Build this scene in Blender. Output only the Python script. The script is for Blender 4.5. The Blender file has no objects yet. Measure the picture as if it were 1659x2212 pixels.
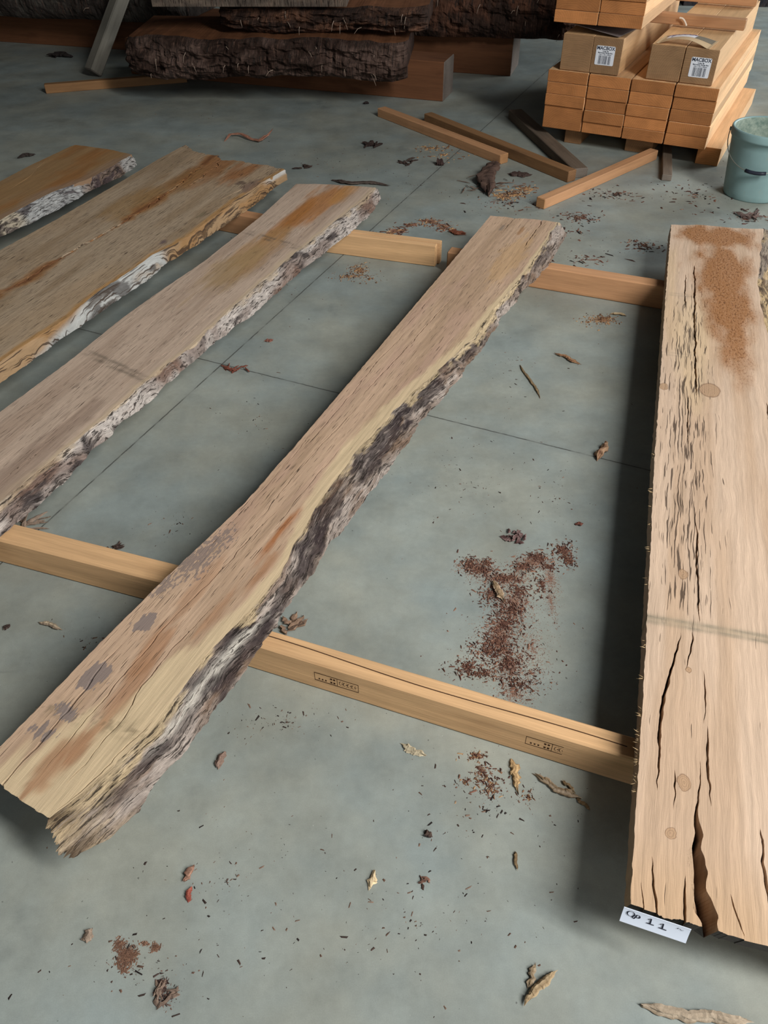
import bpy, math, random
import numpy as np
from mathutils import Vector, Matrix

# ------------------------------------------------------------------ camera, world, light, exposure
SC = bpy.context.scene
FPX, PITCH, ROLL, CAMH = 1681.7, 0.74437, -0.0094, 1.5
CX, CY = 829.5, 1106.0


def cam_rows():
    c, s = math.cos(PITCH), math.sin(PITCH)
    f = np.array([0, c, -s]); u = np.array([0, s, c]); r = np.array([1.0, 0, 0])
    cr, sr = math.cos(ROLL), math.sin(ROLL)
    return cr * r + sr * u, -sr * r + cr * u, f


RT, UP, FW = cam_rows()
cd = bpy.data.cameras.new('camera'); cam = bpy.data.objects.new('camera', cd)
SC.collection.objects.link(cam)
M = Matrix.Identity(4)
for i in range(3):
    M[i][0], M[i][1], M[i][2] = RT[i], UP[i], -FW[i]
M[2][3] = CAMH
cam.matrix_world = M
cd.sensor_fit = 'VERTICAL'; cd.sensor_height = 36.0; cd.sensor_width = 27.0
cd.lens = FPX / 2212 * 36.0
cd.clip_start = 0.01
SC.camera = cam
SC.view_settings.view_transform = 'Standard'
SC.view_settings.look = 'None'
SC.view_settings.gamma = 1.0
SC.view_settings.use_curve_mapping = False
SC.view_settings.exposure = 0.0

w = bpy.data.worlds.new('sky'); SC.world = w; w.use_nodes = True
w.node_tree.nodes['Background'].inputs[0].default_value = (0.96, 0.98, 1.0, 1)
w.node_tree.nodes['Background'].inputs[1].default_value = 0.1


def area(name, loc, target, sx, sy, power, col):
    l = bpy.data.lights.new(name, 'AREA'); l.shape = 'RECTANGLE'; l.size = sx; l.size_y = sy
    l.energy = power; l.color = col
    o = bpy.data.objects.new(name, l); SC.collection.objects.link(o)
    o.location = loc
    d = Vector(target) - Vector(loc)
    o.rotation_euler = d.to_track_quat('-Z', 'Y').to_euler()
    return o


# daylight through the roof light on the right and through the open doorway on the right
area('roof_light_daylight', (3.3, -0.9, 3.9), (0.3, 1.3, 0), 0.75, 3.0, 375, (1.0, 0.985, 0.955))
area('doorway_daylight', (7.5, 7.0, 2.2), (2.2, 5.4, 0.1), 3.0, 3.6, 430, (0.95, 0.98, 1.0))
area('front_opening_daylight', (1.2, -4.2, 2.0), (0.2, 2.5, 0.2), 3.2, 2.6, 80, (0.96, 0.98, 1.0))

# ------------------------------------------------------------------ pixel -> place helpers (authoring only)


def ray(px, py):
    return RT * ((px - CX) / FPX) - UP * ((py - CY) / FPX) + FW


def G(px, py, z=0.0):
    d = ray(px, py); t = (z - CAMH) / d[2]
    return np.array([d[0] * t, d[1] * t, z])


def PL(px, py, P, n):
    d = ray(px, py); O = np.array([0, 0, CAMH])
    return O + d * (np.dot(np.array(P) - O, n) / np.dot(d, n))


# ------------------------------------------------------------------ noise

def _h(ix, iy, seed):
    n = (ix.astype(np.int64) * 374761393 + iy.astype(np.int64) * 668265263 + seed * 974634777) & 0xffffffff
    n = ((n ^ (n >> 13)) * 1274126177) & 0xffffffff
    n = (n ^ (n >> 16)) & 0xffffffff
    return n / 4294967295.0


def vn(x, y, seed=0):
    x = np.asarray(x, float); y = np.asarray(y, float)
    x, y = np.broadcast_arrays(x, y)
    ix = np.floor(x); iy = np.floor(y); fx = x - ix; fy = y - iy
    fx = fx * fx * (3 - 2 * fx); fy = fy * fy * (3 - 2 * fy)
    a = _h(ix, iy, seed); b = _h(ix + 1, iy, seed); c = _h(ix, iy + 1, seed); d = _h(ix + 1, iy + 1, seed)
    return (a * (1 - fx) + b * fx) * (1 - fy) + (c * (1 - fx) + d * fx) * fy


def fbm(x, y, seed=0, o=4):
    v = 0; a = 0.5; tot = 0
    for i in range(o):
        v = v + a * vn(np.asarray(x) * 2 ** i, np.asarray(y) * 2 ** i, seed + i * 17); tot += a; a *= 0.5
    return v / tot


def sstep(a, b, x):
    t = np.clip((x - a) / (b - a), 0, 1); return t * t * (3 - 2 * t)


def lin(r, g, b):
    def f(c):
        c /= 255.0
        return c / 12.92 if c <= 0.04045 else ((c + 0.055) / 1.055) ** 2.4
    return np.array([f(r), f(g), f(b)])


# ------------------------------------------------------------------ objects

def tag(o, label=None, cat=None, group=None, kind=None):
    if label: o['label'] = label
    if cat: o['category'] = cat
    if group: o['group'] = group
    if kind: o['kind'] = kind
    return o


def empty(name, loc=(0, 0, 0), rz=0.0):
    o = bpy.data.objects.new(name, None); SC.collection.objects.link(o)
    o.location = loc; o.rotation_euler = (0, 0, rz); o.empty_display_size = 0.1
    return o


def mesh(name, V, F, mats, parent=None, col=None, guv=None, midx=None, smooth=False):
    me = bpy.data.meshes.new(name)
    me.from_pydata([tuple(v) for v in np.asarray(V, float)], [], [tuple(int(i) for i in f) for f in F])
    if not isinstance(mats, (list, tuple)): mats = [mats]
    for m in mats: me.materials.append(m)
    if col is not None:
        c = np.asarray(col, np.float32)
        if c.shape[1] == 7:
            a = me.attributes.new('Msk', 'FLOAT_COLOR', 'POINT')
            a.data.foreach_set('color', np.hstack([c[:, 4:], np.ones((len(c), 1), np.float32)]).astype(np.float32).ravel()); c = np.ascontiguousarray(c[:, :4])
        if c.shape[1] == 3: c = np.hstack([c, np.ones((len(c), 1), np.float32)])
        a = me.attributes.new('Col', 'FLOAT_COLOR', 'POINT'); a.data.foreach_set('color', c.ravel())
    if guv is not None:
        a = me.attributes.new('guv', 'FLOAT_VECTOR', 'POINT'); a.data.foreach_set('vector', np.asarray(guv, np.float32).ravel())
    if midx is not None:
        me.polygons.foreach_set('material_index', np.asarray(midx, np.int32))
    if smooth:
        me.polygons.foreach_set('use_smooth', np.ones(len(me.polygons), bool))
    me.update()
    o = bpy.data.objects.new(name, me); SC.collection.objects.link(o)
    if parent is not None: o.parent = parent
    return o


# ------------------------------------------------------------------ materials
class NT:
    def __init__(s, name):
        s.m = bpy.data.materials.new(name); s.m.use_nodes = True; s.t = s.m.node_tree
        s.b = s.t.nodes['Principled BSDF']

    def n(s, typ, **kw):
        n = s.t.nodes.new(typ)
        for k, v in kw.items():
            if isinstance(k, str) and hasattr(n, k) and not k.startswith('i_'): setattr(n, k, v)
        return n

    def l(s, a, b): s.t.links.new(a, b)

    def math(s, op, a, b=None, c=None):
        n = s.t.nodes.new('ShaderNodeMath'); n.operation = op
        for i, v in enumerate((a, b, c)):
            if v is None: continue
            if isinstance(v, (int, float)): n.inputs[i].default_value = v
            else: s.l(v, n.inputs[i])
        return n.outputs[0]

    def vmath(s, op, a, b):
        n = s.t.nodes.new('ShaderNodeVectorMath'); n.operation = op
        for i, v in enumerate((a, b)):
            if isinstance(v, (tuple, list)): n.inputs[i].default_value = v
            else: s.l(v, n.inputs[i])
        return n.outputs['Value'] if op in ('DOT_PRODUCT', 'LENGTH') else n.outputs[0]

    def noise(s, vec, sc=(1, 1, 1), detail=3, rough=0.5, scale=1.0):
        v = s.vmath('MULTIPLY', vec, tuple(sc))
        n = s.t.nodes.new('ShaderNodeTexNoise'); n.inputs['Scale'].default_value = scale
        n.inputs['Detail'].default_value = detail; n.inputs['Roughness'].default_value = rough
        s.l(v, n.inputs['Vector']); return n.outputs[0]

    def rng(s, v, a, b, c, d, smooth=False):
        n = s.t.nodes.new('ShaderNodeMapRange'); n.clamp = True
        if smooth: n.interpolation_type = 'SMOOTHSTEP'
        s.l(v, n.inputs[0])
        for i, x in enumerate((a, b, c, d)): n.inputs[i + 1].default_value = x
        return n.outputs[0]

    def mix(s, f, a, b, blend='MIX'):
        n = s.t.nodes.new('ShaderNodeMix'); n.data_type = 'RGBA'; n.blend_type = blend
        for k, v in ((0, f), (6, a), (7, b)):
            if isinstance(v, (int, float)): n.inputs[k].default_value = v
            elif isinstance(v, (tuple, list, np.ndarray)): n.inputs[k].default_value = tuple(v)[:3] + (1,)
            else: s.l(v, n.inputs[k])
        return n.outputs[2]

    def bump(s, h, strength=0.5, dist=0.002):
        n = s.t.nodes.new('ShaderNodeBump'); n.inputs['Strength'].default_value = strength
        n.inputs['Distance'].default_value = dist; s.l(h, n.inputs['Height']); s.l(n.outputs[0], s.b.inputs['Normal'])

    def attr(s, name):
        n = s.t.nodes.new('ShaderNodeAttribute'); n.attribute_name = name; return n

    def objco(s):
        n = s.t.nodes.new('ShaderNodeTexCoord'); return n

    def out(s, color, rough=0.8, spec=0.3):
        if isinstance(color, (tuple, list, np.ndarray)): s.b.inputs['Base Color'].default_value = tuple(color)[:3] + (1,)
        else: s.l(color, s.b.inputs['Base Color'])
        if isinstance(rough, (int, float)): s.b.inputs['Roughness'].default_value = rough
        else: s.l(rough, s.b.inputs['Roughness'])
        s.b.inputs['Specular IOR Level'].default_value = spec
        return s.m


def grey(m, v):
    """scalar -> colour multiplier"""
    n = m.t.nodes.new('ShaderNodeCombineColor')
    for i in range(3): m.l(v, n.inputs[i])
    return n.outputs[0]


def mat_slab(name, su=15, sv=420, thr=0.665, fw=0.04, fleckcol=(0.045, 0.026, 0.016), warp=0.0, masks=False, knots=()):
    m = NT(name); col = m.attr('Col'); g = m.attr('guv').outputs['Vector']
    if warp:
        wv = m.n('ShaderNodeCombineXYZ'); m.l(m.math('MULTIPLY', m.math('SUBTRACT', m.noise(g, (6, 9, 1), 3, 0.55), 0.5), warp), wv.inputs[1])
        g = m.vmath('ADD', g, wv.outputs[0])
    gr = m.noise(g, (4, 110, 1), 5, 0.6); fi = m.noise(g, (22, 620, 1), 3, 0.6)
    gn = m.math('MULTIPLY', m.rng(gr, 0.25, 0.75, 0.78, 1.18), m.rng(fi, 0.25, 0.75, 0.88, 1.1))
    c = m.mix(1.0, col.outputs['Color'], grey(m, gn), 'MULTIPLY')
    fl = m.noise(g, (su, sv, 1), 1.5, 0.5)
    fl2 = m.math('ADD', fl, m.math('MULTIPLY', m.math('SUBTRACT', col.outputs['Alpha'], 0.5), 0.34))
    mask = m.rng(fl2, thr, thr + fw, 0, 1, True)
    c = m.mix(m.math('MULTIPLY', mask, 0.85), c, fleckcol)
    fuzz = None
    if masks:
        ms = m.n('ShaderNodeSeparateColor'); m.l(m.attr('Msk').outputs['Color'], ms.inputs[0])
        # blotchy grey mould, torn fuzzy grain
        mo = m.math('ADD', m.noise(g, (17, 62, 1), 5, 0.62), m.math('MULTIPLY', m.math('SUBTRACT', ms.outputs[0], 0.5), 0.5))
        c = m.mix(m.rng(mo, 0.545, 0.565, 0, 0.85, True), c, tuple(lin(126, 114, 110)))
        m2 = m.math('ADD', m.noise(g, (60, 150, 1), 3, 0.55), m.math('MULTIPLY', m.math('SUBTRACT', ms.outputs[1], 0.5), 0.5))
        c = m.mix(m.rng(m2, 0.60, 0.63, 0, 0.75, True), c, tuple(lin(124, 111, 106)))
        fz = m.noise(g, (75, 140, 1), 5, 0.7)
        fuzz = m.math('MULTIPLY', fz, ms.outputs[2])
        c = m.mix(m.math('MULTIPLY', ms.outputs[2], m.rng(fz, 0.3, 0.68, 1.0, 0.7)), c, tuple(lin(150, 94, 36)))
        c = m.mix(m.math('MULTIPLY', ms.outputs[2], m.rng(fz, 0.47, 0.38, 0, 0.8, True)), c, tuple(lin(84, 50, 26)))
    for (kx, ky, kr) in knots:
        dv = m.vmath('MULTIPLY', m.vmath('SUBTRACT', g, (kx, ky, 0)), (0.75, 1.0, 0))
        dd = m.math('ADD', m.vmath('LENGTH', dv, (0, 0, 0)), m.math('MULTIPLY', m.math('SUBTRACT', m.noise(g, (60, 60, 1), 3), 0.5), 0.010))
        inside = m.rng(dd, kr, kr * 0.9, 0, 1, True)
        ring = m.rng(m.math('SINE', m.math('MULTIPLY', dd, 1500.0)), -0.2, 1, 1.0, 0.78)
        c = m.mix(inside, c, m.mix(1.0, tuple(lin(178, 146, 116)), grey(m, ring), 'MULTIPLY'))
        edge = m.math('MULTIPLY', m.rng(dd, kr * 0.86, kr * 0.95, 0, 1, True), m.rng(dd, kr * 1.08, kr * 0.97, 0, 1, True))
        c = m.mix(m.math('MULTIPLY', edge, 0.55), c, tuple(lin(104, 74, 52)))
    saw = m.noise(g, (330, 9, 1), 2, 0.5)
    h = m.math('ADD', m.math('MULTIPLY', fi, 0.5), m.math('MULTIPLY', gr, 0.5))
    h = m.math('ADD', h, m.math('MULTIPLY', saw, 0.35))
    h = m.math('SUBTRACT', h, m.math('MULTIPLY', mask, 1.2))
    if fuzz is not None: h = m.math('ADD', h, m.math('MULTIPLY', fuzz, 3.0))
    m.bump(h, 0.55, 0.0022)
    return m.out(c, 0.82, 0.25)


def mat_bark(name, ridge=(158, 144, 134)):
    m = NT(name); col = m.attr('Col'); g = m.attr('guv').outputs['Vector']
    a = m.noise(g, (30, 150, 40), 6, 0.7); b = m.noise(g, (40, 620, 60), 4, 0.65); cc = m.noise(g, (9, 30, 9), 4, 0.6)
    k = m.math('MULTIPLY', m.rng(a, 0.28, 0.72, 0.6, 1.3), m.rng(b, 0.25, 0.75, 0.62, 1.28))
    c = m.mix(1.0, col.outputs['Color'], grey(m, k), 'MULTIPLY')
    crk = m.noise(g, (24, 330, 30), 4, 0.65)
    fis = m.noise(g, (13, 130, 20), 5, 0.7)
    mask = m.math('MAXIMUM', m.rng(crk, 0.575, 0.625, 0, 0.85, True), m.rng(fis, 0.585, 0.63, 0, 0.9, True))
    c = m.mix(mask, c, (0.03, 0.023, 0.02))
    # worn pale ridges of the outer bark
    wr = m.noise(m.vmath('ADD', g, (3.3, 1.7, 0)), (20, 230, 30), 5, 0.7)
    c = m.mix(m.rng(wr, 0.56, 0.64, 0, 0.55, True), c, tuple(lin(*ridge)))
    h = m.math('ADD', m.math('MULTIPLY', a, 1.0), m.math('MULTIPLY', b, 0.55))
    h = m.math('ADD', h, m.math('MULTIPLY', wr, 0.6))
    h = m.math('SUBTRACT', h, m.math('MULTIPLY', mask, 0.8))
    m.bump(h, 0.9, 0.005)
    return m.out(c, 0.95, 0.1)


def mat_timber(name, base, end, var=0.25, grain=1.0, rough=0.8, knots=True, dirt=0.25, dirtcol=(0.07, 0.05, 0.035)):
    m = NT(name); tc = m.objco(); p = tc.outputs['Object']
    oi = m.n('ShaderNodeObjectInfo'); rnd = oi.outputs['Random']
    sh = m.n('ShaderNodeCombineXYZ'); m.l(m.math('MULTIPLY', rnd, 37.0), sh.inputs[0]); m.l(m.math('MULTIPLY', rnd, 11.0), sh.inputs[1])
    m.l(m.math('MULTIPLY', rnd, 5.0), sh.inputs[2])
    q = m.vmath('ADD', p, sh.outputs[0])
    g1 = m.noise(q, (1.6, 38, 38), 5, 0.6); g2 = m.noise(q, (9, 320, 320), 3, 0.6); bl = m.noise(q, (3, 9, 9), 3, 0.55)
    k = m.math('MULTIPLY', m.rng(g1, 0.25, 0.75, 1 - 0.24 * grain, 1 + 0.2 * grain), m.rng(g2, 0.25, 0.75, 0.87, 1.1))
    k = m.math('MULTIPLY', k, m.rng(rnd, 0, 1, 1 - var, 1 + var * 0.6))
    side = m.mix(1.0, tuple(base), grey(m, k), 'MULTIPLY')
    side = m.mix(m.rng(bl, 0.52, 0.72, 0, dirt, True), side, dirtcol)
    # end grain rings
    sep = m.n('ShaderNodeSeparateXYZ'); m.l(p, sep.inputs[0])
    oy = m.math('ADD', sep.outputs[1], m.math('MULTIPLY', m.math('SUBTRACT', rnd, 0.5), 0.3))
    oz = m.math('ADD', sep.outputs[2], m.math('MULTIPLY', m.math('SUBTRACT', m.math('FRACT', m.math('MULTIPLY', rnd, 7.31)), 0.2), 0.25))
    wob = m.math('MULTIPLY', m.noise(q, (30, 22, 22), 3), 0.02)
    rad = m.math('ADD', m.math('SQRT', m.math('ADD', m.math('POWER', oy, 2.0), m.math('POWER', oz, 2.0))), wob)
    ring = m.math('SINE', m.math('MULTIPLY', rad, 620.0))
    ek = m.math('MULTIPLY', m.rng(ring, -1, 1, 0.93, 1.05), m.rng(bl, 0.3, 0.7, 0.8, 1.12))
    ek = m.math('MULTIPLY', ek, m.rng(m.math('FRACT', m.math('MULTIPLY', rnd, 5.7)), 0, 1, 1 - var, 1 + var * 0.6))
    ek = m.math('MULTIPLY', ek, m.rng(m.noise(q, (300, 14, 200), 3), 0.25, 0.75, 0.9, 1.08))
    ec = m.mix(1.0, tuple(end), grey(m, ek), 'MULTIPLY')
    nm = m.n('ShaderNodeSeparateXYZ'); m.l(tc.outputs['Normal'], nm.inputs[0])
    isend = m.math('GREATER_THAN', m.math('ABSOLUTE', nm.outputs[0]), 0.6)
    c = m.mix(isend, side, ec)
    m.bump(m.math('ADD', m.math('MULTIPLY', g2, 0.6), m.math('MULTIPLY', g1, 0.6)), 0.45, 0.002)
    return m.out(c, rough, 0.25)


def mat_plain(name, col, rough=0.7, spec=0.3, nvar=0.2, sc=60, metallic=0.0, bump=0.2):
    m = NT(name); p = m.objco().outputs['Object']
    a = m.noise(p, (sc,) * 3, 4, 0.6)
    c = m.mix(1.0, tuple(col), grey(m, m.rng(a, 0.25, 0.75, 1 - nvar, 1 + nvar)), 'MULTIPLY')
    if bump: m.bump(a, bump, 0.002)
    m.b.inputs['Metallic'].default_value = metallic
    return m.out(c, rough, spec)


def mat_col(name, rough=0.9, sc=150):
    m = NT(name); col = m.attr('Col'); p = m.objco().outputs['Object']
    a = m.noise(p, (sc,) * 3, 3, 0.6)
    c = m.mix(1.0, col.outputs['Color'], grey(m, m.rng(a, 0.25, 0.75, 0.75, 1.2)), 'MULTIPLY')
    m.bump(a, 0.5, 0.002)
    return m.out(c, rough, 0.15)


# ------------------------------------------------------------------ setting

def floor_material():
    m = NT('concrete'); p = m.objco().outputs['Object']
    a = m.noise(p, (1.1, 1.1, 1), 5, 0.6); b = m.noise(p, (5, 5, 1), 6, 0.65); c = m.noise(p, (60, 60, 1), 4, 0.6); d = m.noise(p, (420, 420, 1), 2, 0.6)
    k = m.math('MULTIPLY', m.rng(a, 0.3, 0.7, 0.86, 1.1), m.rng(b, 0.25, 0.75, 0.76, 1.2))
    k = m.math('MULTIPLY', k, m.math('MULTIPLY', m.rng(c, 0.25, 0.75, 0.95, 1.05), m.rng(d, 0.25, 0.75, 0.94, 1.05)))
    base = m.mix(m.rng(m.noise(p, (2.2, 2.2, 3), 4, 0.6), 0.38, 0.62, 0, 1), tuple(lin(152, 155, 145)), tuple(lin(138, 147, 144)))
    col = m.mix(1.0, base, grey(m, k), 'MULTIPLY')
    # smudges
    s = m.noise(p, (3.3, 3.3, 7), 3, 0.5); s2 = m.noise(p, (14, 14, 7), 4, 0.6)
    sm = m.rng(m.math('ADD', s, m.math('MULTIPLY', s2, 0.35)), 0.80, 0.95, 0, 0.3, True)
    col = m.mix(sm, col, tuple(lin(84, 88, 86)))
    # scuff lines
    sc = m.noise(m.vmath('ADD', p, (3.1, 0, 0)), (3, 60, 1), 3, 0.5)
    col = m.mix(m.rng(sc, 0.70, 0.78, 0, 0.22, True), col, tuple(lin(80, 84, 84)))
    # sparse dark pits and pale specks
    pit = m.noise(p, (95, 95, 1), 1, 0.4)
    col = m.mix(m.rng(pit, 0.79, 0.83, 0, 0.6, True), col, tuple(lin(60, 58, 55)))
    pit2 = m.noise(m.vmath('ADD', p, (7, 3, 0)), (120, 120, 1), 1, 0.4)
    col = m.mix(m.rng(pit2, 0.81, 0.84, 0, 0.5, True), col, tuple(lin(190, 192, 188)))
    # saw-cut joints
    wob = m.math('MULTIPLY', m.math('SUBTRACT', m.noise(p, (40, 40, 1), 3), 0.5), 0.004)
    brk = m.rng(m.noise(p, (11, 11, 1), 3), 0.34, 0.5, 0.2, 0.8)
    for (pa, pb, wd) in (((925, 385), (110, 1120), 0.0022), ((170, 710), (1290, 988), 0.0022)):
        A = G(*pa); B = G(*pb); t = (B - A)[:2]; t = t / np.linalg.norm(t); n = (-t[1], t[0], 0)
        dd = m.math('SUBTRACT', m.vmath('DOT_PRODUCT', p, n), float(A[0] * n[0] + A[1] * n[1]))
        dd = m.math('ABSOLUTE', m.math('ADD', dd, wob))
        f = m.math('MULTIPLY', m.rng(dd, wd * 0.6, wd * 1.5, 1, 0, True), brk)
        col = m.mix(f, col, tuple(lin(52, 52, 50)))
        f2 = m.rng(dd, 0, 0.03, 0.12, 0, True)
        col = m.mix(f2, col, tuple(lin(100, 100, 96)))
    m.bump(m.math('ADD', m.math('MULTIPLY', b, 0.5), m.math('MULTIPLY', d, 0.15)), 0.12, 0.004)
    return m.out(col, m.rng(b, 0.3, 0.7, 0.48, 0.62), 0.35)


def structure(name, V, F, mat):
    return tag(mesh(name, V, F, mat), kind='structure')


def boxv(x0, x1, y0, y1, z0, z1):
    V = [(x0, y0, z0), (x1, y0, z0), (x1, y1, z0), (x0, y1, z0), (x0, y0, z1), (x1, y0, z1), (x1, y1, z1), (x0, y1, z1)]
    F = [(3, 2, 1, 0), (4, 5, 6, 7), (0, 1, 5, 4), (1, 2, 6, 5), (2, 3, 7, 6), (3, 0, 4, 7)]
    return V, F


FLOOR = floor_material()
WALL = mat_plain('shed_cladding', lin(62, 62, 62), 0.7, 0.2, 0.1, 3)
structure('floor', *boxv(-7, 9, -3, 12, -0.12, 0), FLOOR)
structure('wall_back', *boxv(-7, 9, 11.8, 12, 0, 5), WALL)  # unseen walls, added dark to hold down ambient light at the back
structure('wall_left', *boxv(-7, -6.8, -3, 11.8, 0, 5), WALL)
# unseen dark roof against ambient light, open on the right for the roof light
structure('ceiling', *boxv(-7, 1.9, -3, 12, 5, 5.1), WALL)

# ------------------------------------------------------------------ slabs
class Slab:
    """A live-edge sawn slab lying along local +x (near to far); t grows to the right of it."""

    def __init__(s, L, R, B, near, far, ztop, zbot, cx=None):
        s.zt, s.zb = ztop, zbot
        P = np.array([G(x, y, ztop)[:2] for x, y in L])
        s.o = P[-1]; d = P[0] - P[-1]; s.ex = d / np.linalg.norm(d); s.et = np.array([s.ex[1], -s.ex[0]])
        s.L = s._c([s.loc(x, y) for x, y in L]); s.R = s._c([s.loc(x, y) for x, y in R])
        s.B = s._c([s.loc(x, y, zbot) for x, y in B])
        s.near = s._e([s.loc(x, y) for x, y in near]); s.far = s._e([s.loc(x, y) for x, y in far])

    def loc(s, px, py, z=None):
        p = G(px, py, s.zt if z is None else z)[:2] - s.o
        return np.array([p @ s.ex, p @ s.et])

    def _c(s, pts):
        a = np.array(sorted(pts, key=lambda p: p[0])); return a[:, 0], a[:, 1]

    def _e(s, pts):
        a = np.array(sorted(pts, key=lambda p: p[1])); return a[:, 1], a[:, 0]

    def f(s, c, x):
        xs, ys = c
        y = np.interp(x, xs, ys)
        lo = x < xs[0]; hi = x > xs[-1]
        k = min(3, len(xs) - 1)
        y = np.where(lo, ys[0] + (x - xs[0]) * (ys[k] - ys[0]) / (xs[k] - xs[0]), y)
        y = np.where(hi, ys[-1] + (x - xs[-1]) * (ys[-1] - ys[-1 - k]) / (xs[-1] - xs[-1 - k]), y)
        return y

    def build(s, name, label, cracks, paint, barkpaint, mats, seed=1, ds=0.006, nlane=70, edge_rough=0.0015, end_jag=0.0022,
              bark_q=26, bark_amp=0.005, group=None, prof=(0.85, 1.3), extra=None, bark_name='bark_edge'):
        rs = np.random.RandomState(seed)
        root = empty(name, (s.o[0], s.o[1], s.zb), math.atan2(s.ex[1], s.ex[0]))
        tag(root, label, 'plank', group, 'thing')
        root_z = s.zb
        tn, sn = s.near; tf, sf = s.far
        smin, smax = min(sn.min(), 0), sf.max()
        nU = int((smax - smin) / ds) + 2
        u = np.linspace(0, 1, nU)
        # lanes with crack anchors
        S0 = np.linspace(smin, smax, nU)
        Lc = s.f(s.L, S0) + (fbm(S0 * 60, S0 * 0, seed + 3, 3) - 0.5) * 2 * edge_rough
        Rc = s.f(s.R, S0) + (fbm(S0 * 18, S0 * 0, seed + 5, 4) - 0.5) * 0.012
        ck = []
        for c in cracks:
            pts = np.array(sorted([s.loc(x, y) for x, y in c['p']], key=lambda p: p[0]))
            cs, ct = pts[:, 0], pts[:, 1]
            wn = (np.interp(cs, cs, ct) - np.interp(cs, S0, Lc)) / (np.interp(cs, S0, Rc) - np.interp(cs, S0, Lc))
            wv = np.interp(S0, cs, wn)
            wv = wv + (fbm(S0 * 26, S0 * 0, seed + len(ck) * 7 + 50, 4) - 0.5) * c.get('wob', 0.010) / 0.3
            open_end = c.get('open', '')
            ramp = np.ones_like(S0)
            tl = c.get('taper', 0.12)
            if 'n' not in open_end: ramp = ramp * np.clip((S0 - cs[0]) / tl, 0, 1)
            if 'f' not in open_end: ramp = ramp * np.clip((cs[-1] - S0) / tl, 0, 1)
            hw = np.interp(S0, cs, np.interp(cs, cs, [q for _, q in sorted(zip([s.loc(x, y)[0] for x, y in c['p']], c['w']))])) if isinstance(c['w'], (list, tuple)) else np.full_like(S0, c['w'])
            hw = hw * 0.5 * np.sqrt(ramp) * (0.55 + 0.9 * fbm(S0 * 45, S0 * 0, seed + 90 + len(ck), 3))
            ck.append(dict(w=wv, hw=hw, d=c['d'], on=ramp > 0, mean=np.mean(wn), ramp=ramp))
        ck.sort(key=lambda c: c['mean'])
        anchors = [(0, np.zeros(nU), None)]
        prev = np.zeros(nU); pj = 0
        wid = Rc - Lc
        seq = []
        for k, c in enumerate(ck):
            wv = np.maximum(c['w'], prev + 0.016)
            J = max(int(round(np.median(wv) * nlane)), pj + 4)
            h = np.maximum(c['hw'], 0.00012) / wid
            seq += [(J - 1, wv - h, None), (J, wv, c), (J + 1, wv + h, None)]
            prev = wv + h; pj = J + 1
        nl = max(nlane, pj + 4)
        over = np.maximum(prev / 0.985, 1.0)
        anchors += [(j, wv / over, c) for j, wv, c in seq]
        anchors.append((nl, np.ones(nU), None))
        ji = np.array([a[0] for a in anchors]); AW = np.array([a[1] for a in anchors])  # (A,nU)
        lanes = np.arange(nl + 1)
        Wn = np.empty((nU, nl + 1))
        for i in range(nU): Wn[i] = np.interp(lanes, ji, AW[:, i])
        # stations bend with the end lines
        wl = lanes / nl
        t_end_n = s.f(s.L, np.array([sn.mean()])) + wl * (s.f(s.R, np.array([sn.mean()])) - s.f(s.L, np.array([sn.mean()])))
        t_end_f = s.f(s.L, np.array([sf.mean()])) + wl * (s.f(s.R, np.array([sf.mean()])) - s.f(s.L, np.array([sf.mean()])))
        s_n = np.interp(t_end_n, tn, sn) + (fbm(wl * 40, wl * 0, seed + 8, 4) - 0.5) * 2 * end_jag
        s_f = np.interp(t_end_f, tf, sf) + (fbm(wl * 40, wl * 0, seed + 9, 4) - 0.5) * 2 * end_jag
        SS = s_n[None, :] + (s_f - s_n)[None, :] * u[:, None]
        Li = np.interp(SS, S0, Lc); Ri = np.interp(SS, S0, Rc)
        WW = np.empty_like(SS)
        for j in range(nl + 1): WW[:, j] = np.interp(SS[:, j], S0, Wn[:, j])
        TT = Li + WW * (Ri - Li)
        ZZ = np.full_like(SS, s.zt - root_z) + (fbm(SS * 5, TT * 20, seed + 11, 3) - 0.5) * 0.002
        for (j, wv, c) in anchors:
            if c is None: continue
            dep = np.interp(SS[:, j], S0, c['d'] * np.clip(c['ramp'] * 3, 0, 1) * (c['hw'] > 0.0003))
            ZZ[:, j] -= dep * (0.7 + 0.3 * fbm(SS[:, j] * 30, 0 * SS[:, j], seed + j, 2))
        K = nl + 1
        und = 0.014 * np.clip(1 - u / 0.02, 0, 1)[:, None]
        bot = np.stack([SS + und, TT, np.full_like(SS, 0.0)], -1)
        top = np.stack([SS, TT, ZZ], -1)
        top[..., 1] *= 1
        V = np.concatenate([top.reshape(-1, 3), bot.reshape(-1, 3)]); V[:, 1] *= -1
        n0 = nU * K
        I = np.arange(nU * K).reshape(nU, K)
        a, b, c_, d = I[:-1, :-1], I[1:, :-1], I[1:, 1:], I[:-1, 1:]
        F = [np.stack([a, d, c_, b], -1).reshape(-1, 4), np.stack([a, b, c_, d], -1).reshape(-1, 4) + n0]
        mid = [np.zeros(len(F[0])), np.zeros(len(F[1]))]
        l0 = I[:, 0]; F.append(np.stack([l0[:-1], l0[1:], l0[1:] + n0, l0[:-1] + n0], -1)); mid.append(np.full(nU - 1, 2))
        r0 = I[:, -1]; F.append(np.stack([r0[1:], r0[:-1], r0[:-1] + n0, r0[1:] + n0], -1)); mid.append(np.full(nU - 1, 0))
        e0 = I[0]; F.append(np.stack([e0[1:], e0[:-1], e0[:-1] + n0, e0[1:] + n0], -1)); mid.append(np.full(K - 1, 1))
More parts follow.
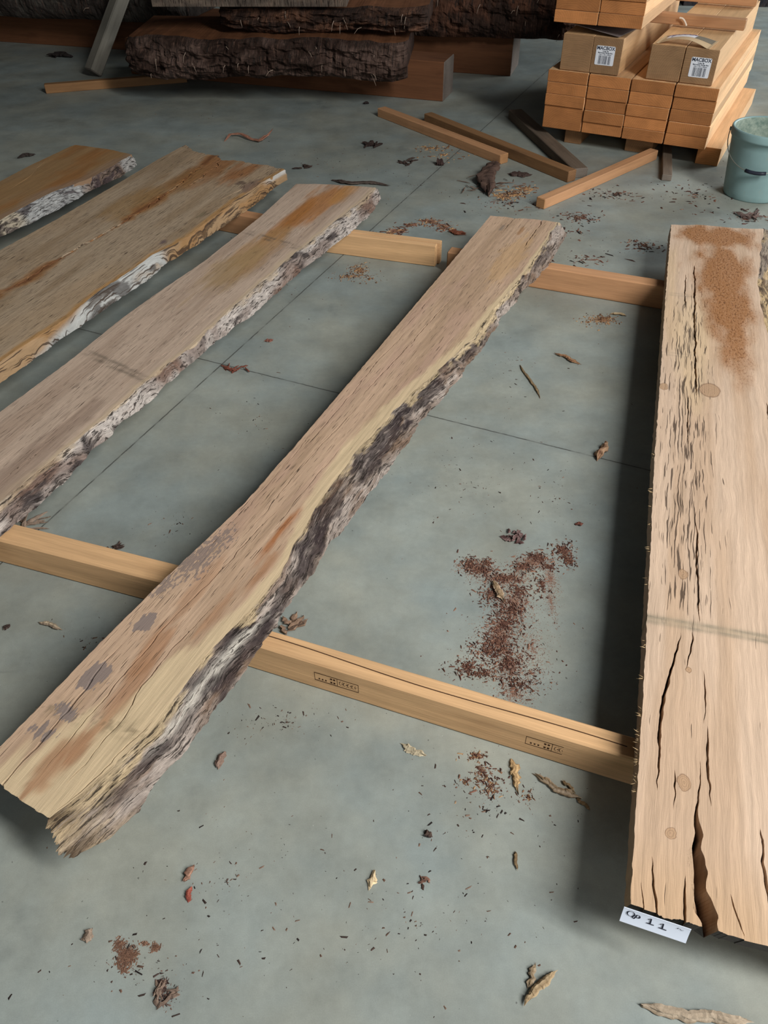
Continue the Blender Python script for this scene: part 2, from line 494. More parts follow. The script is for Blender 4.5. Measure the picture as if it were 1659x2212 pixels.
        e1 = I[-1]; F.append(np.stack([e1[:-1], e1[1:], e1[1:] + n0, e1[:-1] + n0], -1)); mid.append(np.full(K - 1, 1))
        F = np.concatenate(F); mid = np.concatenate(mid)
        f = V
        S_, T_, W_ = SS.ravel(), TT.ravel(), WW.ravel()
        D_ = (Ri - TT).ravel()
        col = paint(s, S_, T_, W_, D_)
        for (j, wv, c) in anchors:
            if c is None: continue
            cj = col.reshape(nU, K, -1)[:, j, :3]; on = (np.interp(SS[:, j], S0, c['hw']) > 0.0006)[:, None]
            cj[:] = np.where(on, lin(70, 42, 28), cj)  # cracks painted dark brown inside: aged wood, deepened to stand in for shade
        col = np.concatenate([col, col]); g = np.stack([S_, T_ + seed * 3.1, np.zeros_like(S_)], -1); g = np.concatenate([g, g + [0, 0.5, 0]])
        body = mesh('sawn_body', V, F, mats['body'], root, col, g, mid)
        # ---------------- bark edge
        if barkpaint is not None:
            sb = np.linspace(s_n[-1], s_f[-1], nU)
            tr = np.interp(sb, S0, Rc)
            tb = s.f(s.B, sb) + (fbm(sb * 14, sb * 0, seed + 21, 5) - 0.5) * 0.022 + (fbm(sb * 90, sb * 0, seed + 22, 2) - 0.5) * 0.006
            tb = np.maximum(tb, tr + 0.006)
            q = np.linspace(0, 1, bark_q)
            Q, SB = np.meshgrid(q, sb)
            ft = Q ** prof[0]; gz = Q ** prof[1]
            th = s.zt - root_z
            T2 = tr[:, None] + (tb - tr)[:, None] * ft
            Z2 = th - (th - 0.002) * gz
            wsum = (tb - tr)[:, None] * Q
            nz = fbm(SB * 16, wsum * 55, seed + 31, 4) - 0.5
            rd = 1 - np.abs(2 * fbm(SB * 22, wsum * 110, seed + 33, 3) - 1)
            lump = fbm(SB * 5, wsum * 14, seed + 35, 2) - 0.5
            disp = bark_amp * (1.3 * nz + 0.9 * (rd - 0.75) + 1.6 * lump)
            disp = disp * np.minimum(1, Q * 6)
            slope = np.arctan2(th, np.maximum(tb - tr, 0.01))[:, None]
            T2 = T2 + disp * np.sin(slope); Z2 = np.maximum(Z2 + disp * np.cos(slope), 0.0)
            S2 = SB + (fbm(SB * 30, wsum * 60, seed + 37, 2) - 0.5) * 0.004
            # ragged ends
            jag = (fbm(Q[0] * 12, 0 * Q[0], seed + 41, 4) - 0.5) * 0.03
            S2[0] += jag * 0.8; S2[-1] += (fbm(Q[0] * 12, 0 * Q[0], seed + 42, 4) - 0.5) * 0.02
            if extra: S2, T2, Z2 = extra(s, u, Q, S2, T2, Z2)
            surf = np.stack([S2, T2, Z2], -1)
            # closing rows: underside back under the body
            u1 = np.stack([sb, tr + (tb - tr) * 0.6, np.zeros(nU)], -1)[:, None]
            u2 = np.stack([sb, tr - 0.004, np.zeros(nU)], -1)[:, None]
            u3 = np.stack([sb, tr - 0.004, np.full(nU, th - 0.003)], -1)[:, None]
            A = np.concatenate([surf, u1, u2, u3], 1)
            KQ = A.shape[1]
            V = A.reshape(-1, 3).copy(); V[:, 1] *= -1
            I = np.arange(nU * KQ).reshape(nU, KQ)
            J = np.roll(I, -1, 1)
            F = np.stack([I[:-1], J[:-1], J[1:], I[1:]], -1).reshape(-1, 4)
            F = [tuple(x) for x in F] + [tuple(I[0][::-1]), tuple(I[-1])]
            col = barkpaint(s, SB.ravel(), wsum.ravel(), Q.ravel(), (tb - tr)[:, None].repeat(bark_q, 1).ravel()).reshape(nU, bark_q, 4)
            ce = np.concatenate([col, col[:, -1:], col[:, -1:], col[:, -1:]], 1).reshape(-1, 4)
            ws = np.concatenate([wsum, wsum[:, -1:] + .02, wsum[:, -1:] + .05, wsum[:, -1:] + .07], 1)
            sb2 = np.repeat(sb[:, None], KQ, 1)
            g = np.stack([sb2, ws, np.concatenate([Z2, 0 * u1[..., 0], 0 * u1[..., 0], 0 * u1[..., 0]], 1)], -1).reshape(-1, 3)
            bk = mesh(bark_name, V, F, mats['bark'], root, ce, g)
        return root


def blob(s, S, T, px, py, ls, lt, seed=0, ns=14, nt=60, k=0.6, soft=0.35):
    c = s.loc(px, py)
    d = np.sqrt(((S - c[0]) / ls) ** 2 + ((T - c[1]) / lt) ** 2) + (fbm(S * ns, T * nt, seed, 4) - 0.5) * 2 * k
    return sstep(1.0, 1.0 - soft, d)


def over(col, c, m):
    c = np.asarray(c); col[:, :3] = col[:, :3] * (1 - m[:, None]) + c[None, :] * m[:, None]


def base_col(S, c, alpha=0.5):
    col = np.empty((len(S), 4)); col[:, :3] = c; col[:, 3] = alpha; return col


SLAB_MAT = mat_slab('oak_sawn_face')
BARK = mat_bark('weathered_bark')
END_DARK = mat_plain('weathered_end_grain', lin(74, 70, 66), 0.9, 0.15, 0.3, 90)
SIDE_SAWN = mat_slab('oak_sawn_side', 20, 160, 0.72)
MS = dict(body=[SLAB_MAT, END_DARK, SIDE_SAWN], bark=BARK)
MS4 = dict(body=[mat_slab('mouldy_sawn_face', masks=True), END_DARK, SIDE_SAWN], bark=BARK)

# --- slab 4: the long narrow slab across the middle
s4L = [(1060, 465), (955, 590), (870, 690), (760, 820), (640, 960), (530, 1085), (430, 1180), (340, 1265), (215, 1390), (110, 1500), (0, 1613), (-46, 1660)]
s4R = [(1205, 480), (1140, 580), (1080, 650), (1020, 730), (960, 790), (890, 850), (840, 900), (770, 975), (720, 1040), (680, 1100), (640, 1170), (610, 1230), (560, 1300), (500, 1360), (440, 1420), (395, 1490), (335, 1570), (255, 1640), (180, 1715), (105, 1768)]
s4B = [(1228, 500), (1190, 570), (1140, 620), (1090, 680), (1050, 740), (990, 820), (930, 890), (890, 940), (835, 1020), (790, 1080), (740, 1140), (690, 1220), (620, 1310), (560, 1400), (500, 1490), (430, 1580), (370, 1655), (300, 1750), (250, 1795), (190, 1815)]
S4 = Slab(s4L, s4R, s4B, [(-46, 1660), (0, 1694), (60, 1738), (105, 1768)], [(1060, 466), (1110, 471), (1160, 474), (1205, 480)], 0.147, 0.095)


def paint4(s, S, T, W, D):
    tan = lin(190, 161, 135); tan2 = lin(174, 146, 120); sap = lin(208, 186, 150)
    col = base_col(S, tan, 0.5)
    n = fbm(S * 2.2, T * 26, 1, 4)
    over(col, tan2, sstep(0.4, 0.7, n))
    over(col, lin(184, 152, 132), sstep(0.55, 0.75, fbm(S * 3, T * 18, 6, 4)) * 0.6)
    # pale sapwood strip beside the bark; wide at the near end
    ws = np.interp(S, [0.0, 0.12, 0.3, 0.42, 0.55, 0.75, 1.0, 1.3, 1.7, 2.2, 2.6, 2.9], [0.20, 0.145, 0.075, 0.045, 0.028, 0.02, 0.034, 0.045, 0.03, 0.018, 0.008, 0.006])
    e = D / ws + (fbm(S * 6, T * 45, 12, 4) - 0.5) * 1.1
    over(col, sap, sstep(1.2, 0.8, e) * 0.85)
    # brown heart streaks
    br = lin(164, 122, 90)
    for (px, py, a, b, k, sd) in [(605, 1150, .12, .016, .95, 3), (560, 1240, .12, .018, .85, 4), (480, 1310, .12, .02, .6, 41), (330, 1400, .10, .035, .75, 5), (270, 1500, .13, .028, .7, 7), (165, 1620, .09, .03, .9, 8), (110, 1650, .08, .03, .8, 9), (420, 1280, .12, .03, .5, 19)]:
        over(col, br if sd != 3 else lin(162, 106, 66), blob(s, S, T, px, py, a, b, sd, 9, 60, 0.7, 0.6) * k)
    # grey mould patches (regions; their blotches are in the material)
    m0 = np.zeros(len(S)); m1 = np.zeros(len(S))
    for (px, py, a, b, k) in [(310, 1345, .06, .055, 1), (205, 1460, .08, .06, .95), (140, 1535, .05, .06, .8), (100, 1580, .05, .06, .75), (400, 1260, .08, .05, .45)]:
        m0 = np.maximum(m0, k * blob(s, S, T, px, py, a, b, 60, 12, 30, 0.2, 0.9))
    for (px, py, a, b, k) in [(425, 1210, .17, .085, .95), (480, 1165, .12, .08, .8), (350, 1265, .10, .07, .9)]:
        m1 = np.maximum(m1, k * blob(s, S, T, px, py, a, b, 62, 12, 30, 0.2, 0.9))
    # dirty cross marks near the near end and far end
    c0 = s.loc(330, 1590)
    band = np.exp(-((S - c0[0] - 0.15 * (T - c0[1])) / 0.02) ** 2) * sstep(0.45, 0.65, fbm(S * 80, T * 160, 44, 3))
    over(col, lin(110, 98, 74), band * 0.5)
    over(col, lin(150, 104, 56), blob(s, S, T, 1125, 500, .05, .012, 70) * 0.6)
    over(col, lin(120, 110, 100), blob(s, S, T, 1085, 492, .03, .014, 71) * 0.7)
    over(col, lin(196, 158, 112), blob(s, S, T, 1100, 560, .25, .06, 72) * 0.5)
    col[:, 3] = np.clip(0.56 - 0.3 * sstep(1.2, 0.8, e) + 0.25 * (fbm(S * 2, T * 12, 77, 2) - 0.5), 0, 1)
    return np.hstack([col, np.stack([m0, m1, 0 * m0], -1)])


def barkp4(s, S, X, Q, Wd):
    pale = lin(170, 157, 147); dark = lin(60, 51, 52); mid = lin(132, 116, 104); cream = lin(196, 174, 138)
    col = base_col(S, pale, 1)
    n1 = fbm(S * 6, X * 34, 101, 5); n2 = fbm(S * 15, X * 60, 103, 4); n3 = fbm(S * 3.0, X * 20, 107, 3)
    over(col, mid, sstep(0.44, 0.62, n1) * 0.85)
    dk = np.interp(S, [0.0, 0.25, 0.45, 0.55, 0.75, 1.0, 1.25, 1.55, 1.8, 2.1, 2.4, 2.9], [0.42, 0.45, 0.6, 0.85, 0.55, 0.55, 0.7, 0.85, 0.75, 0.5, 0.3, 0.4])
    up = np.interp(S, [0, 0.6, 0.9, 1.3, 1.9, 2.9], [0.0, 0.0, 0.25, 0.35, 0.35, 0.1]) * (0.5 - Q)
    over(col, dark, sstep(0.60, 0.72, n1 * 0.45 + n2 * 0.3 + n3 * 0.25 + (dk - 0.5) * 0.34 + up * 0.6 + .01) * 0.85)
    over(col, lin(112, 84, 62), sstep(0.56, 0.7, fbm(S * 9, X * 40, 111, 4)) * 0.55)
    for (px, py, ls, qc, qw, k) in [(905, 850, .22, .35, .4, .9), (800, 945, .22, .3, .4, .95), (1015, 740, .10, .55, .35, .8), (1165, 545, .10, .4, .35, .6), (690, 1110, .14, .3, .35, .8), (665, 1160, .12, .55, .3, .7), (640, 1225, .14, .6, .35, .8), (530, 1400, .13, .55, .5, .95), (480, 1450, .10, .35, .4, .7), (390, 1560, .14, .55, .16, .7), (300, 1690, .14, .5, .14, .6), (240, 1700, .05, .15, .3, .7)]:
        c0 = s.loc(px, py)[0]
        dd = np.sqrt(((S - c0) / ls) ** 2 + ((Q - qc) / qw) ** 2) + (fbm(S * 18, X * 60, 131, 4) - .5) * 1.5
        over(col, dark, sstep(1.05, .7, dd) * k * .85)
    # exposed pale sapwood torn along the top of the wane
    wt = np.interp(S, [0, 0.18, 0.4, 0.8, 1.2, 1.7, 2.0, 2.25, 2.6, 2.9], [0.5, 0.2, 0.08, 0.02, 0.04, 0.22, 0.5, 0.55, 0.1, 0.05])
    over(col, cream, sstep(wt + 0.05, wt - 0.12, Q + (n2 - 0.5) * 0.9) * 0.8)
    # whitened streak
    c = np.exp(-((Q - 0.38 - 0.25 * (S - 0.35)) / 0.14) ** 2) * sstep(0.12, 0.25, S) * sstep(0.62, 0.5, S)
    over(col, lin(205, 198, 186), c * sstep(0.35, 0.6, n2 + 0.1) * 0.9)
    near = sstep(0.085, 0.0, S + (n2 - 0.5) * 0.12)
    over(col, lin(182, 160, 128), near * 0.75)
    over(col, lin(70, 52, 40), near * sstep(0.55, 0.68, n2) * 0.8)
    return col


ck4 = [
    dict(p=[(5, 1694), (55, 1640), (102, 1589), (205, 1459), (266, 1387)], w=0.0056, d=0.02, open='n'),
    dict(p=[(599, 1100), (517, 1187), (440, 1269), (379, 1330), (317, 1402), (246, 1479), (179, 1561), (123, 1632), (90, 1672)], w=0.0037, d=0.015),
    dict(p=[(476, 1294), (410, 1361), (307, 1479), (230, 1592), (143, 1699)], w=0.0037, d=0.015),
    dict(p=[(330, 1555), (260, 1625), (190, 1700), (120, 1755)], w=0.0034, d=0.012, taper=.06),
    dict(p=[(890, 705), (820, 775), (760, 850), (690, 930), (640, 985)], w=0.0034, d=0.012),
    dict(p=[(780, 870), (700, 955), (640, 1020), (570, 1095), (520, 1150)], w=0.0031, d=0.012),
    dict(p=[(985, 640), (930, 690), (880, 740), (830, 800), (780, 855)], w=0.0040, d=0.014),
    dict(p=[(745, 960), (690, 1020), (640, 1080), (590, 1145)], w=0.0028, d=0.012),
    dict(p=[(1108, 474), (1095, 488), (1080, 505)], w=0.0047, d=0.012, open='f', taper=.05),
    dict(p=[(1165, 476), (1150, 500), (1125, 535)], w=0.0047, d=0.012, open='f', taper=.05),
    dict(p=[(700, 905), (620, 1000), (540, 1090), (470, 1160)], w=0.0022, d=0.01),
    dict(p=[(960, 610), (900, 680), (850, 735)], w=0.0022, d=0.01),
]


def ragged4(s, u, Q, S2, T2, Z2):
    # crumbling near corner: fibres of different length
    k = np.clip(1 - u / 0.04, 0, 1)[:, None]
    S2 = S2 - k * (0.004 + 0.026 * np.sin(np.clip(Q, 0, 1) * 2.4)) * (0.5 + 1.0 * vn(Q * 30, Q * 0, 5))
    return S2, T2, Z2


S4.build('live_edge_plank', 'long narrow pale slab with bark along its right edge, lying diagonally across the middle', ck4, paint4, barkp4, MS4,
         seed=4, ds=0.005, nlane=84, bark_q=40, bark_amp=0.0065, extra=ragged4)

# --- slab 3
s3L = [(640, 397), (560, 470), (440, 565), (330, 640), (260, 690), (150, 780), (0, 890), (-180, 1040), (-330, 1170)]
s3R = [(812, 405), (780, 435), (735, 470), (690, 505), (640, 545), (590, 588), (540, 628), (480, 685), (420, 742), (350, 795), (290, 845), (230, 900), (160, 955), (90, 1010), (0, 1085), (-160, 1235)]
s3B = [(822, 430), (800, 462), (770, 495), (700, 547), (600, 630), (545, 680), (480, 730), (430, 770), (380, 815), (330, 865), (265, 915), (200, 975), (130, 1050), (60, 1110), (0, 1165), (-130, 1300)]
S3 = Slab(s3L, s3R, s3B, [(-330, 1170), (-250, 1205), (-160, 1240)], [(640, 397), (720, 399), (812, 405)], 0.147, 0.095)


def paint3(s, S, T, W, D):
    tan = lin(186, 164, 145); col = base_col(S, tan, 0.55)
    over(col, lin(172, 149, 130), sstep(0.4, 0.7, fbm(S * 2.2, T * 24, 201, 4)))
    over(col, lin(196, 174, 146), sstep(1.1, 0.7, D / 0.016 + (fbm(S * 6, T * 50, 203, 4) - 0.5) * 1.4) * 0.85)
    for (px, py, a, b, c, k) in [(690, 440, .32, .10, lin(168, 110, 52), .8), (620, 480, .32, .05, lin(160, 106, 54), .8), (560, 540, .30, .08, lin(166, 128, 84), .7), (740, 420, .2, .06, lin(180, 130, 74), .7), (500, 580, .30, .10, lin(160, 132, 92), .7)]:
        over(col, c, blob(s, S, T, px, py, a, b, 210 + int(px), 6, 40, 0.5, 0.5) * k)
    for (px, py) in [(250, 795), (585, 520)]:
        c0 = s.loc(px, py)
        for off in (0, .022):
            band = np.exp(-((S - c0[0] - off + 0.25 * (T - c0[1])) / 0.008) ** 2) * sstep(0.3, 0.6, fbm(S * 60, T * 30, 220, 3)) * sstep(.2, .08, np.abs(T - c0[1]))
            over(col, lin(92, 84, 72), band * 0.65)
    over(col, lin(150, 128, 112), blob(s, S, T, 60, 1000, .4, .05, 230) * 0.6)
    col[:, 3] = np.clip(0.56 + 0.3 * (fbm(S * 2, T * 10, 77, 2) - 0.5) - 0.35 * sstep(0.05, 0.02, D), 0, 1)
    return col


def barkp3(s, S, X, Q, Wd):
    pale = lin(186, 176, 168); col = base_col(S, pale, 1)
    n1 = fbm(S * 7, X * 34, 301, 5); n2 = fbm(S * 16, X * 60, 303, 4); n3 = fbm(S * 4, X * 10, 305, 3)
    over(col, lin(124, 108, 100), sstep(0.45, 0.6, n3 * 0.5 + n1 * 0.5) * 0.8)
    over(col, lin(112, 82, 66), sstep(0.56, 0.66, n3) * 0.7)
    near = sstep(0.95, 0.55, S)
    over(col, lin(64, 58, 58), sstep(0.6, 0.7, n1 * .5 + n2 * .5 + near * 0.10) * 0.85)
    over(col, lin(192, 170, 140), sstep(0.24, 0.05, Q + (n2 - 0.5) * 0.7) * 0.6)
    over(col, lin(92, 66, 54), sstep(2.62, 2.72, S + (n2 - .5) * .1) * sstep(.3, .6, Q) * 0.8)
    return col


ck3 = [dict(p=[(470, 672), (400, 740), (330, 790), (270, 845)], w=0.0025, d=0.014), dict(p=[(545, 585), (490, 640), (440, 690)], w=0.0018, d=0.01),
       dict(p=[(120, 950), (60, 1000), (0, 1050)], w=0.003, d=0.014, taper=.05), dict(p=[(520, 530), (470, 570), (440, 600)], w=0.0016, d=0.01),
       dict(p=[(350, 800), (300, 850), (250, 895)], w=0.0018, d=0.01)]
S3.build('live_edge_plank', 'pale slab with whitish bark edge, directly left of the long narrow middle slab', ck3, paint3, barkp3, MS,
         seed=13, ds=0.007, nlane=60, bark_q=24, bark_amp=0.006)

# --- slab 2
s2L = [(400, 313), (340, 345), (240, 405), (120, 475), (0, 540), (-200, 665), (-420, 800)]
s2R = [(614, 366), (560, 398), (500, 438), (430, 492), (380, 528), (330, 550), (280, 585), (220, 625), (150, 682), (100, 715), (0, 780), (-200, 930)]
s2B = [(626, 378), (580, 420), (520, 465), (440, 520), (370, 562), (300, 620), (240, 660), (160, 715), (100, 760), (0, 832), (-190, 980)]
S2 = Slab(s2L, s2R, s2B, [(-420, 800), (-310, 870), (-200, 940)], [(400, 313), (420, 326), (450, 334), (480, 338), (497, 350), (520, 347), (545, 352), (580, 358), (614, 366)], 0.147, 0.095)


def paint2(s, S, T, W, D):
    col = base_col(S, lin(168, 148, 124), 0.5)
    over(col, lin(154, 132, 106), sstep(0.4, 0.7, fbm(S * 2.5, T * 16, 401, 4)))
    over(col, lin(170, 146, 118), sstep(0.45, 0.65, fbm(S * 1.6, T * 6, 403, 3)) * 0.7)
    for (px, py, a, b, c, k) in [(440, 370, .3, .10, lin(146, 96, 52), .8), (520, 375, .2, .09, lin(150, 96, 50), .8), (370, 400, .3, .10, lin(148, 110, 68), .65), (300, 440, .3, .12, lin(150, 116, 70), .6)]:
        over(col, c, blob(s, S, T, px, py, a, b, 410 + int(px), 5, 22, 0.5, 0.5) * k)
    pts = [(0, 632), (60, 605), (110, 570), (180, 530), (250, 490), (320, 445), (380, 405), (440, 352)]
    P = np.array(sorted([tuple(s.loc(*p)) for p in pts])); tc = np.interp(S, P[:, 0], P[:, 1]) + (fbm(S * 10, S * 0, 420, 3) - .5) * .02
    d = np.abs(T - tc)
    wv = 0.02 * sstep(.3, .75, fbm(S * 5, S * 0, 421, 3)) + .001
    over(col, lin(152, 106, 62), sstep(wv * 2.6, wv * 0.8, d + (fbm(S * 20, T * 60, 422, 3) - .5) * .03) * 0.8)
    over(col, lin(112, 70, 42), sstep(wv * 0.9, wv * 0.4, d) * 0.8)
    over(col, lin(178, 134, 80), sstep(1.1, 0.7, D / 0.02 + (fbm(S * 6, T * 40, 430, 3) - .5)) * 0.8)
    over(col, lin(128, 104, 90), blob(s, S, T, 545, 400, .10, .04, 440) * .8)
    over(col, lin(86, 66, 58), blob(s, S, T, 520, 395, .03, .03, 441) * .7)
    over(col, lin(96, 80, 84), blob(s, S, T, 350, 525, .04, .012, 442) * .8)
    over(col, lin(110, 100, 76), blob(s, S, T, 435, 465, .05, .012, 443) * .6)
    col[:, 3] = np.clip(0.66 + 0.3 * (fbm(S * 3, T * 8, 77, 2) - 0.5), 0, 1)
    return col


def barkp2(s, S, X, Q, Wd):
    tan = lin(154, 126, 94); col = base_col(S, tan, 1)
    n1 = fbm(S * 5, X * 40, 501, 4); n2 = fbm(S * 14, X * 70, 503, 4)
    over(col, lin(146, 110, 70), sstep(0.45, 0.6, n1) * .8)
    a = s.loc(380, 545)[0]; b = s.loc(140, 700)[0]
    reg = sstep(a + 0.03, a - 0.03, S + (n1 - .5) * .2) * sstep(b - 0.1, b + 0.1, S + (Q - .5) * .3)
    over(col, lin(172, 172, 168), reg * sstep(0.2, 0.45, n1 + .1))
    over(col, lin(70, 66, 64), reg * sstep(0.56, 0.66, n2) * .8)
    tip = sstep(s.loc(575, 400)[0], s.loc(605, 380)[0], S) * sstep(.6, .3, Q)
    over(col, lin(176, 172, 166), tip)
    over(col, lin(60, 44, 32), sstep(0.63, 0.7, fbm(S * 4, X * 120, 505, 3)) * .7)
    return col


ck2 = [dict(p=[(0, 632), (60, 605), (110, 570), (180, 530), (250, 490), (320, 445), (380, 405), (430, 360)], w=0.008, d=0.02, wob=.02),
       dict(p=[(470, 352), (450, 375), (400, 405)], w=0.006, d=0.015, wob=.02, open='f', taper=.06), dict(p=[(530, 398), (520, 410), (480, 432)], w=0.006, d=0.016, taper=.03)]
S2.build('live_edge_plank', 'wide brown slab with an orange rotted seam and a torn far end, between two others', ck2, paint2, barkp2, dict(MS, bark=mat_slab('waney_sapwood', 7, 300, 0.73, 0.05)),
         seed=22, ds=0.008, nlane=60, bark_q=18, bark_amp=0.004, end_jag=0.012, bark_name='waney_edge')

# --- slab 1
s1L = [(150, 317), (60, 360), (0, 392), (-150, 470), (-320, 555)]
s1R = [(286, 334), (240, 360), (190, 387), (120, 412), (60, 442), (0, 476), (-180, 590)]
s1B = [(304, 350), (265, 382), (190, 417), (130, 450), (70, 482), (0, 514), (-160, 622)]
S1 = Slab(s1L, s1R, s1B, [(-320, 555), (-180, 592)], [(150, 317), (180, 315), (220, 320), (260, 326), (286, 334)], 0.147, 0.095)


def paint1(s, S, T, W, D):
    col = base_col(S, lin(150, 118, 80), 0.35)
    over(col, lin(150, 102, 56), sstep(0.4, 0.65, fbm(S * 3, T * 9, 601, 4)) * .75)
    over(col, lin(150, 122, 88), sstep(0.5, 0.7, fbm(S * 2, T * 7, 603, 3)) * .8)
    over(col, lin(150, 126, 104), sstep(0.07, 0.02, D + (fbm(S * 8, T * 20, 605, 3) - .5) * .06) * .7)
    return col


def barkp1(s, S, X, Q, Wd):
    col = base_col(S, lin(176, 176, 174), 1); n1 = fbm(S * 8, X * 20, 701, 4); n2 = fbm(S * 16, X * 50, 703, 4)
    a = s.loc(215, 395)[0]; b = s.loc(60, 470)[0]
    over(col, lin(110, 84, 66), sstep(a - .05, a + .05, S + (n1 - .5) * .15) * .85)
    over(col, lin(196, 176, 140), sstep(b + .08, b - .02, S + (n1 - .5) * .2) * .6)
    over(col, lin(70, 60, 64), sstep(.56, .66, n2) * .8)
    over(col, lin(185, 185, 182), sstep(s.loc(280, 355)[0] - .02, s.loc(280, 355)[0] + .02, S + (n1 - .5) * .1) * .7)
    return col


S1.build('live_edge_plank', 'orange-brown slab with lumpy white bark edge, behind the slab with the orange seam', [dict(p=[(100, 345), (60, 385), (20, 410)], w=.004, d=.012)], paint1, barkp1, MS,
         seed=31, ds=0.008, nlane=40, bark_q=20, bark_amp=0.014)

# --- slab 5: the broad board on the right with the split end
s5L = [(1450, 485), (1443, 570), (1437, 650), (1430, 760), (1422, 880), (1413, 1000), (1407, 1150), (1400, 1300), (1392, 1450), (1383, 1600), (1375, 1730), (1367, 1860), (1362, 1952)]
s5R = [(1648, 494), (1640, 580), (1638, 620), (1652, 700), (1690, 850), (1730, 1050), (1780, 1300), (1840, 1600), (1900, 1900), (1935, 2110)]
s5B = [(1690, 500), (1672, 600), (1680, 680), (1705, 760), (1740, 880), (1780, 1050), (1830, 1300), (1890, 1600), (1950, 1900), (1985, 2120)]
S5 = Slab(s5L, s5R, s5B, [(1362, 1954), (1400, 1968), (1450, 1986), (1500, 2000), (1530, 2006), (1555, 2010), (1600, 2025), (1659, 2043), (1935, 2125)], [(1450, 485), (1530, 488), (1600, 494), (1648, 494)], 0.15, 0.095)


def paint5(s, S, T, W, D):
    col = base_col(S, lin(202, 176, 152), 0.4)
    over(col, lin(190, 162, 136), sstep(0.42, 0.68, fbm(S * 1.5, T * 18, 801, 4)))
    over(col, lin(210, 184, 144), blob(s, S, T, 1500, 740, .45, .10, 803, 4, 20, .5, .6) * .5)
    over(col, lin(200, 172, 136), blob(s, S, T, 1450, 640, .5, .05, 805, 4, 20, .5, .6) * .6)
    # torn fuzzy grain towards the far end
    m2 = np.zeros(len(S))
    for (px, py, a, b, k) in [(1545, 510, .15, .24, 1), (1560, 590, .34, .15, 1), (1575, 670, .4, .115, .95), (1590, 730, .36, .085, .75)]:
        m2 = np.maximum(m2, k * blob(s, S, T, px, py, a, b, 809, 10, 26, .4, .8))
    for (px, py, lo, st) in [(1500, 1352, -.2, .75), (1475, 637, -.06, .5), (1460, 765, -.08, .3)]:
        c0 = s.loc(px, py)
        for off in (0.006, -.010):
            band = np.exp(-((S - c0[0] - off + (-.05) * (T - c0[1])) / 0.0045) ** 2) * (0.35 + .65 * sstep(0.3, 0.6, fbm(S * 90, T * 30, 820, 3)))
            if lo > -.1: band = band * sstep(.06, .03, np.abs(T - c0[1]))
            over(col, lin(112, 108, 96), band * st)
        if st > .7: over(col, lin(160, 146, 122), np.exp(-((S - c0[0] + .05 * -(T - c0[1])) / 0.014) ** 2) * .5)
    over(col, lin(190, 156, 118), sstep(0.16, 0.0, S) * .5)
    over(col, lin(150, 100, 50), sstep(.012, .003, D) * 0)
    m2 = np.clip(m2 * 1.25, 0, 1)
    ch = s.loc(1480, 1100)
    col[:, 3] = np.clip(0.15 + .55 * np.exp(-((T - ch[1]) / .09) ** 2) * sstep(.5, .8, S) * sstep(2.45, 2.0, S) + .12 * np.exp(-((T - ch[1]) / .1) ** 2), 0, 1)
    return np.hstack([col, np.stack([0 * m2, 0 * m2, m2], -1)])


def barkp5(s, S, X, Q, Wd):
    col = base_col(S, lin(190, 164, 124), 1); n1 = fbm(S * 6, X * 30, 901, 4)
    over(col, lin(140, 130, 122), sstep(.45, .6, n1) * .8); over(col, lin(80, 64, 56), sstep(.58, .7, fbm(S * 14, X * 50, 903, 4)) * .8)
    return col


def c5(p, w, d=.02, **k):
    return dict(p=p, w=w, d=d, wob=k.pop('wob', .006), **k)


ck5 = [
    c5([(1452, 590), (1462, 640), (1468, 665)], .004, taper=.05),
    c5([(1478, 570), (1495, 625), (1502, 665), (1492, 710), (1480, 745), (1472, 800), (1468, 850)], .006, .022, taper=.06),
    c5([(1465, 850), (1458, 900), (1462, 960)], .003, taper=.05),
    c5([(1478, 1100), (1476, 1180), (1482, 1290), (1484, 1340)], .0045, .02),
    c5([(1470, 1370), (1452, 1430), (1440, 1480), (1428, 1540), (1415, 1600), (1405, 1660), (1401, 1700)], .007, .03, taper=.15),
    c5([(1482, 1360), (1468, 1400), (1463, 1440)], .004, taper=.05),
    c5([(1525, 1570), (1527, 1630), (1530, 1690), (1532, 1740)], .005, .03, taper=.06),
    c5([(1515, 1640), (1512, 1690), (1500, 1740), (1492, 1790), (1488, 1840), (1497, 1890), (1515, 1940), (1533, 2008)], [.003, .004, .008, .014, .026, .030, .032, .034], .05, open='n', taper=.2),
    c5([(1520, 1450), (1523, 1500), (1521, 1560)], .0025, taper=.05),
    c5([(1437, 1660), (1435, 1700), (1432, 1740)], .003, taper=.03),
    c5([(1407, 1850), (1410, 1900), (1418, 1950), (1420, 1975)], .0035, .02, open='n', taper=.06),
    c5([(1383, 1905), (1386, 1940), (1388, 1964)], .003, .02, open='n', taper=.05),
    c5([(1448, 1885), (1460, 1930), (1474, 1985), (1476, 1994)], .005, .025, open='n', taper=.06),
    c5([(1575, 1930), (1590, 1975), (1606, 2020)], .004, .02, taper=.05),
    c5([(1642, 1790), (1648, 1860), (1656, 1920), (1675, 2000)], .010, .03, taper=.15),
    c5([(1655, 870), (1668, 940), (1680, 1000)], .006, .02, taper=.08),
]
KN = [(1435, 835, .014), (1533, 843, .030), (1487, 1447, .006), (1475, 1690, .013), (1450, 1800, .009), (1475, 1240, .012)]
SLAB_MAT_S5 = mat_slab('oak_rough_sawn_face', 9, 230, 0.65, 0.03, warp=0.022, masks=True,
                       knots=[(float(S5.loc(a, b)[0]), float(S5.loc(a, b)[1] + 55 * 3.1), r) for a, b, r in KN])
MS5 = dict(body=[SLAB_MAT_S5, END_DARK, SIDE_SAWN], bark=BARK)
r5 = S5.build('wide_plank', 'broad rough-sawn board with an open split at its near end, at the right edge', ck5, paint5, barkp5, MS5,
              seed=55, ds=0.005, nlane=120, bark_q=14, bark_amp=0.006, edge_rough=0.002)

